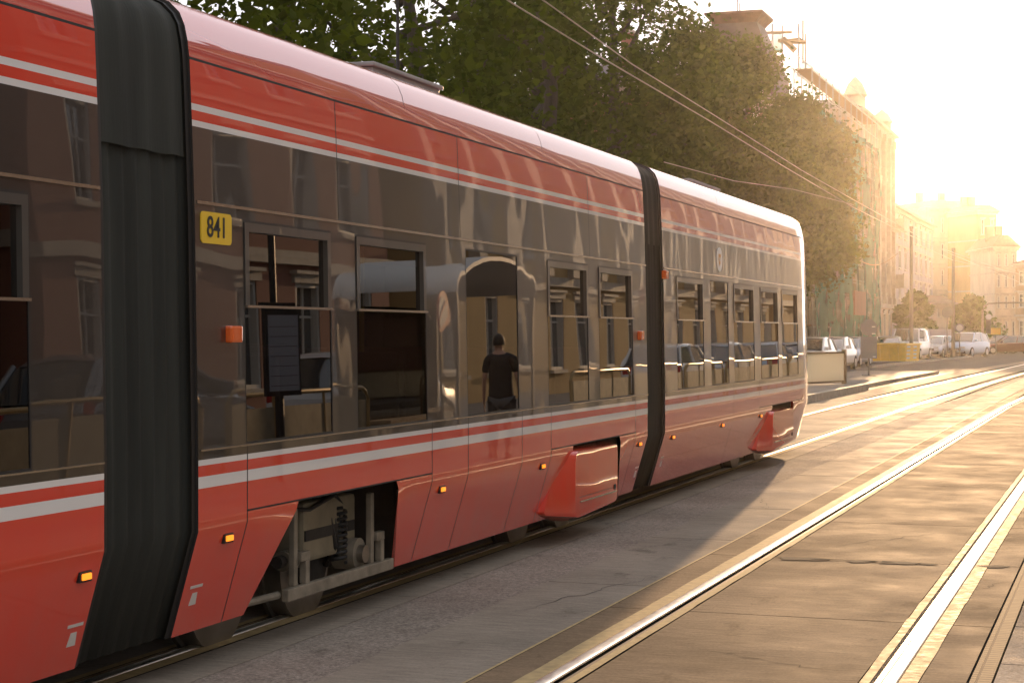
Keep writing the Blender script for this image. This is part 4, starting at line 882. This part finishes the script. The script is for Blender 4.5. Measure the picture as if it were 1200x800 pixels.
# traffic light with curved mast arm
o = thing('traffic_light_mast', 'galvanised traffic light mast with long arm reaching right over the junction', 'traffic light', gl(1151.5, 128), 0)
k = 128/F; zt_ = H+(HY-355)*k
t = MB(); t.tube([(0, 0, 0), (0, 0, zt_-.6), (.12, 0, zt_-.22), (.45, 0, zt_-.03), (1, 0, zt_), (6.5, .5, zt_+.08)], [.09, .08, .075, .07, .065, .045], M['galv'], 10); t.build('mast', o, smooth=True)
z0 = H+(HY-394)*k; z1 = H+(HY-368)*k
t = MB(); t.box((.25, -.15, z0+.2), (.58, .15, z1-.4), M['plast']); t.box((.0, -.03, z0+.5), (.25, .03, z0+.56), M['post']); hd = t.build('signal_head', o, bevel=.02)
for q in range(3): t = MB(); t.disc((.415, -.16, z0+.42+q*.3), 'y', .1, .03, M['gasket'], 16); t.build('signal_lens', hd)
t = MB(); t.disc((.42, -.05, z1-.2), 'y', .22, .03, M['signw'], 20); t.build('round_plate', o)
o = thing('direction_sign', 'small yellow direction sign right of the traffic light', 'sign', gl(1167, 134), 0)
t = MB(); t.tube([(0, 0, 0), (0, 0, 2.2)], .035, M['post']); t.build('post', o); t = MB(); t.box((-.35, -.06, 1.55), (.35, -.035, 2.05), M['signy']); t.build('sign_plate', o)
# overhead wires
M['wire'] = mat('copper_wire', (.35, .25, .15), .3, .9)
def wire(name, pts, d, r, label, cat='wire'):
    P_ = [PX(a, b, d) for a, b in pts]; mid = (P_[0]+P_[-1])/2; o = MB(); o.tube(P_, r, M['wire'], 6); w = o.build(name); tag(w, label, cat, 'overhead tram wires'); return w
wire('contact_wire', [(480, -78), (560, -24), (600, 4), (700, 65), (832, 142), (920, 196), (1000, 243), (1060, 273), (1120, 300), (1200, 333)], 6.2, .009, 'lower overhead tram wire running from top centre down towards the far houses')
wire('messenger_wire', [(500, -120), (600, -22), (640, 3), (740, 75), (832, 132), (940, 200), (1000, 234), (1050, 262), (1100, 290), (1180, 318)], 6.2, .008, 'upper overhead tram wire that meets the lower one near the sun')
wire('feeder_wire', [(778, 190), (860, 212), (930, 222), (1000, 240)], 8.5, .008, 'thin feeder wire rising over the front tram car')
o = MB(); 
pts = [AT(1000, 300, 100).lerp(AT(1052, 297, 103), k_/8)-Vector((0, 0, .6*math.sin(math.pi*k_/8))) for k_ in range(9)]
o.tube(pts, .02, M['wire'], 6); o.tube([AT(1068, 283, 104), AT(1117, 305, 122), AT(1200, 322, 140)], .02, M['wire'], 6)
tag(o.build('span_wire'), 'sagging span wire strung between the pilaster house and the catenary poles', 'wire', 'overhead tram wires')
# right side: railing, shelter, timetable, signs, person
M['railing'] = mat('yellow_brown_railing', (.35, .24, .1), .35, .4)
for k in range(12):
    s = 8.2+k*4.1; o = thing('pedestrian_railing', 'tubular railing bay along the near kerb, bay %s from the camera, seen only in reflections' % ['one', 'two', 'three', 'four', 'five', 'six', 'seven', 'eight', 'nine', 'ten', 'eleven', 'twelve'][k], 'railing', (1.0, s, .12), 0, 'railings reflected in the tram')
    if s > 19 and s < 26: continue
    t = MB(); t.tube([(0, 0, 0), (0, 0, .86), (0, .08, .95), (0, .2, 1.0), (0, 3.6, 1.0), (0, 3.72, .95), (0, 3.8, .86), (0, 3.8, 0)], .028, M['railing']); t.build('top_rail', o, smooth=True)
    for y in (1.27, 2.53): t = MB(); t.tube([(0, y, 0), (0, y, 1.0)], .02, M['railing']); t.build('post', o)
    t = MB(); t.box((-.01, .1, .15), (.01, 3.7, .85), M['bogie']); t.build('infill_panel', o)
for o in [o for o in bpy.data.objects if o.name.startswith('pedestrian_railing') and not o.children]: bpy.data.objects.remove(o)
o = thing('timetable_board', 'dark framed timetable board on a post, reflected in the first big window', 'timetable', (.25, 16.3, .12), R(10), None)
t = MB(); t.tube([(0, 0, 0), (0, 0, 2.7)], .04, M['gasket']); t.build('post', o); t = MB(); t.box((-.06, -.27, 1.0), (-.01, .27, 1.95), M['gasket']); t.box((-.065, -.23, 1.05), (-.06, .23, 1.82), mat('timetable_sheet', (.3, .33, .38), .5)); bd_ = t.build('board', o)
t = MB()
for q in range(7): t.box((-.067, -.21, 1.1+q*.1), (-.0655, .21, 1.105+q*.1), M['ink'])
t.build('timetable_lines', bd_)
for (x, y, z, lb, fc_) in ((.6, 21.6, 1.95, 'red ringed round sign on a post, reflected at the top of the second window', 'signw'), (.7, 33.0, 2.5, 'blue round sign on a post, reflected in the fourth window', 'signb')):
    o = thing('prohibition_sign', lb, 'sign', (x, y, .12), R(90+180), 'signs reflected in the tram'); t = MB(); t.tube([(0, 0, 0), (0, 0, z+.3)], .03, M['post']); t.build('post', o)
    t = MB(); t.disc((0, -.05, z), 'y', .3, .02, M['signr'], 28); pl_ = t.build('sign_plate', o); t = MB(); t.disc((0, -.065, z), 'y', .22, .01, M[fc_], 28); T_ = Matrix.Translation((0, -.074, z)) @ Matrix.Rotation(R(40), 4, 'Y'); t.box((-.22, -.003, -.025), (.22, .003, .025), M['signr'], T_); t.build('sign_face', pl_)
sh_ = thing('bus_shelter', 'bus shelter with curved pale roof, reflected in the third window', 'shelter', (1.5, 24.2, .12), 0)
t = MB(); rows = []
for k in range(13):
    a = math.pi*k/12; rows.append([(x, -1.7*math.cos(a), 2.25+.45*math.sin(a)+q) for x, q in ((-.9, 0), (1.0, 0), (1.0, .06), (-.9, .06))])
t.grid(rows, M['signw'], True, True); t.build('roof', sh_, smooth=True, angle=50)
for x, y in ((-.8, -1.6), (-.8, 1.6), (.9, -1.6), (.9, 1.6)): t = MB(); t.box((x-.04, y-.04, 0), (x+.04, y+.04, 2.27), M['post']); t.build('post', sh_)
t = MB(); t.box((.88, -1.55, .3), (.9, 1.55, 2.1), M['glass']); t.build('back_pane', sh_)
t = MB(); t.box((.4, -1.2, .42), (.8, 1.2, .47), M['plank']); t.box((.55, -1.1, 0), (.65, -1.0, .42), M['post']); t.box((.55, 1.0, 0), (.65, 1.1, .42), M['post']); t.build('bench_seat', sh_)

# person standing by the kerb (seen in the tram's third window)
M['skin'] = mat('skin', (.5, .28, .19), .5); M['shirt'] = mat('black_tshirt', (.018, .017, .018), .85); M['jeans'] = mat('grey_trousers', (.09, .085, .085), .85); M['hair'] = mat('dark_hair', (.03, .02, .012), .6); M['shoe'] = mat('shoe', (.04, .035, .03), .6)
def skin_obj(name, verts, edges, rad, m, parent, sub=2):
    me = bpy.data.meshes.new(name); me.from_pydata(verts, edges, []); me.materials.append(m); o = bpy.data.objects.new(name, me); C.objects.link(o); o.parent = parent
    md = o.modifiers.new('Skin', 'SKIN'); md.use_smooth_shade = True
    for i, r in enumerate(rad): me.skin_vertices[0].data[i].radius = r if isinstance(r, tuple) else (r, r)
    me.skin_vertices[0].data[0].use_root = True
    s_ = o.modifiers.new('Sub', 'SUBSURF'); s_.levels = s_.render_levels = sub; return o
pr = thing('person', 'man in black t-shirt and grey trousers by the kerb, reflected in the third tram window', 'person', (-.40, 21.2, .03), R(161)); pr.scale = (.96, .96, .96)
bv = [(0, 0, .95), (0, .01, 1.15), (0, .02, 1.35), (0, .02, 1.48), (0, .0, 1.54), (0, -.015, 1.62), (0, -.01, 1.70),
      (.18, .01, 1.43), (.24, .02, 1.16), (.25, -.06, .92), (.25, -.09, .84),
      (-.18, .01, 1.43), (-.24, .02, 1.16), (-.25, -.05, .92), (-.25, -.07, .84),
      (.1, 0, .88), (.11, -.02, .5), (.115, .02, .09), (.12, -.12, .04),
      (-.1, 0, .88), (-.12, -.06, .5), (-.125, -.03, .09), (-.13, -.17, .04)]
be = [(0,1),(1,2),(2,3),(3,4),(4,5),(5,6),(3,7),(7,8),(8,9),(9,10),(3,11),(11,12),(12,13),(13,14),(0,15),(15,16),(16,17),(17,18),(0,19),(19,20),(20,21),(21,22)]
br = [(.15,.11),(.145,.1),(.17,.12),(.1,.08),.052,(.078,.095),(.07,.085),.055,.042,.028,(.04,.018),.055,.042,.028,(.04,.018),.085,.058,.04,(.042,.03),.085,.058,.04,(.042,.03)]
bdy = skin_obj('body', bv, be, br, M['skin'], pr)
hands = []
for sg_ in (-1, 1):
    hx, hy, hz = .25*sg_, -.09 if sg_ > 0 else -.07, .84
    vs = [(hx, hy, hz+.02)]; es = []; rs = [.016]
    for q, ln in ((-.028, .065), (-.01, .078), (.009, .075), (.027, .058)):
        i = len(vs); vs += [(hx, hy+q, hz-.03), (hx-.004*sg_, hy+q, hz-.03-ln*.55), (hx-.018*sg_, hy+q, hz-.03-ln)]; es += [(0, i), (i, i+1), (i+1, i+2)]; rs += [.009, .008, .007]
    i = len(vs); vs += [(hx-.012*sg_, hy-.045, hz), (hx-.02*sg_, hy-.052, hz-.045)]; es += [(0, i), (i, i+1)]; rs += [.01, .008]
    skin_obj('hand', vs, es, rs, M['skin'], bdy, 1)
skin_obj('tshirt', [(0,0,.80),(0,.01,1.15),(0,.02,1.35),(0,.02,1.47),(.185,.01,1.42),(.225,.015,1.24),(-.185,.01,1.42),(-.225,.015,1.24)], [(0,1),(1,2),(2,3),(3,4),(4,5),(3,6),(6,7)], [(.20,.155),(.17,.128),(.19,.14),(.1,.09),.08,.062,.08,.062], M['shirt'], pr)
skin_obj('trousers', [(0,0,.96),(.1,0,.86),(.11,-.02,.5),(.115,.02,.12),(-.1,0,.86),(-.12,-.06,.5),(-.125,-.03,.12)], [(0,1),(1,2),(2,3),(0,4),(4,5),(5,6)], [(.165,.125),.105,.078,.062,.105,.078,.062], M['jeans'], pr)
t = MB(); rows = []
for i in range(9):
    ph = math.pi/2*(i/8)*1.25; rr_ = []
    for j in range(20):
        a = 2*math.pi*j/20; x_, y_, z_ = math.cos(a)*math.sin(ph), math.sin(a)*math.sin(ph), math.cos(ph)
        if z_ < .25 and y_ < 0: z_ = .25+.1*y_
        rr_.append((x_*.088, .012+y_*.105, 1.66+z_*.115))
    rows.append(rr_)
t.grid(rows, M['hair'], True); t.build('hair', pr, smooth=True, angle=80)
t = MB()
for sg_, y in ((1, .0), (-1, -.05)): t.box((sg_*.12-.05, y-.2, 0), (sg_*.12+.05, y+.08, .09), M['shoe'])
t.build('shoes', pr, bevel=.025)
t = MB(); t.box((-.012, -.118, 1.64), (.012, -.09, 1.67), M['skin']); t.build('nose', bdy, bevel=.004)
t = MB(); 
for x in (-.032, .032): t.disc((x, -.1, 1.685), 'y', .012, .008, M['ink'], 10)
t.build('eyes', bdy)

# ================================================================== LIGHT, SKY, HAZE, CAMERA
SUN_AZ = R(-5.5); SUN_EL = R(6.5)
w = bpy.data.worlds.new('World'); S.world = w; w.use_nodes = True; n = w.node_tree.nodes; l = w.node_tree.links
bgd = n['Background']; sky = n.new('ShaderNodeTexSky'); sky.sky_type = 'NISHITA'; sky.sun_disc = False; sky.sun_elevation = SUN_EL; sky.sun_rotation = SUN_AZ
sky.air_density = 1.0; sky.dust_density = 1.2; sky.ozone_density = 1.0
hs = n.new('ShaderNodeHueSaturation'); hs.inputs['Saturation'].default_value = .3; l.new(sky.outputs[0], hs.inputs['Color']); mxs = n.new('ShaderNodeMix'); mxs.data_type = 'RGBA'; mxs.inputs[0].default_value = .85; mxs.inputs[7].default_value = (3.95, 3.95, 4.2, 1)
l.new(hs.outputs[0], mxs.inputs[6]); l.new(mxs.outputs[2], bgd.inputs[0]); bgd.inputs[1].default_value = .15
sl = bpy.data.lights.new('sun', 'SUN'); sl.energy = 2.8; sl.angle = R(.6); sl.color = (1, .62, .32)
so = bpy.data.objects.new('sun', sl); C.objects.link(so)
dirv = Vector((math.sin(SUN_AZ)*math.cos(SUN_EL), math.cos(SUN_AZ)*math.cos(SUN_EL), math.sin(SUN_EL)))
so.rotation_euler = (-dirv).to_track_quat('-Z', 'Y').to_euler()
HZ = .00022
m = bpy.data.materials.new('haze'); m.use_nodes = True; nt = m.node_tree; nt.nodes.clear(); o_ = nt.nodes.new('ShaderNodeOutputMaterial'); pv = nt.nodes.new('ShaderNodeVolumePrincipled')
pv.inputs['Color'].default_value = (1, .93, .84, 1); pv.inputs['Density'].default_value = HZ; pv.inputs['Anisotropy'].default_value = .88
nt.links.new(pv.outputs[0], o_.inputs['Volume'])
mb = MB(); mb.box((-335, -65, -1.6), (335, 705, 30), m); struct(mb.build('haze'), 'stuff')
cam = bpy.data.cameras.new('camera'); cam.lens = F/1200*36; cam.sensor_width = 36; cam.shift_y = -9/1200; cam.clip_start = .1; cam.clip_end = 3000
co = bpy.data.objects.new('camera', cam); C.objects.link(co); co.location = (0, 0, H); co.rotation_euler = (R(90), 0, TH); S.camera = co
S.view_settings.view_transform = 'Standard'; S.view_settings.look = 'None'; S.view_settings.gamma = 1; S.view_settings.exposure = .85
S.cycles.max_bounces = 8; S.cycles.transparent_max_bounces = 12; S.cycles.volume_bounces = 0; S.cycles.sample_clamp_indirect = 6
S.cycles.use_denoising = True
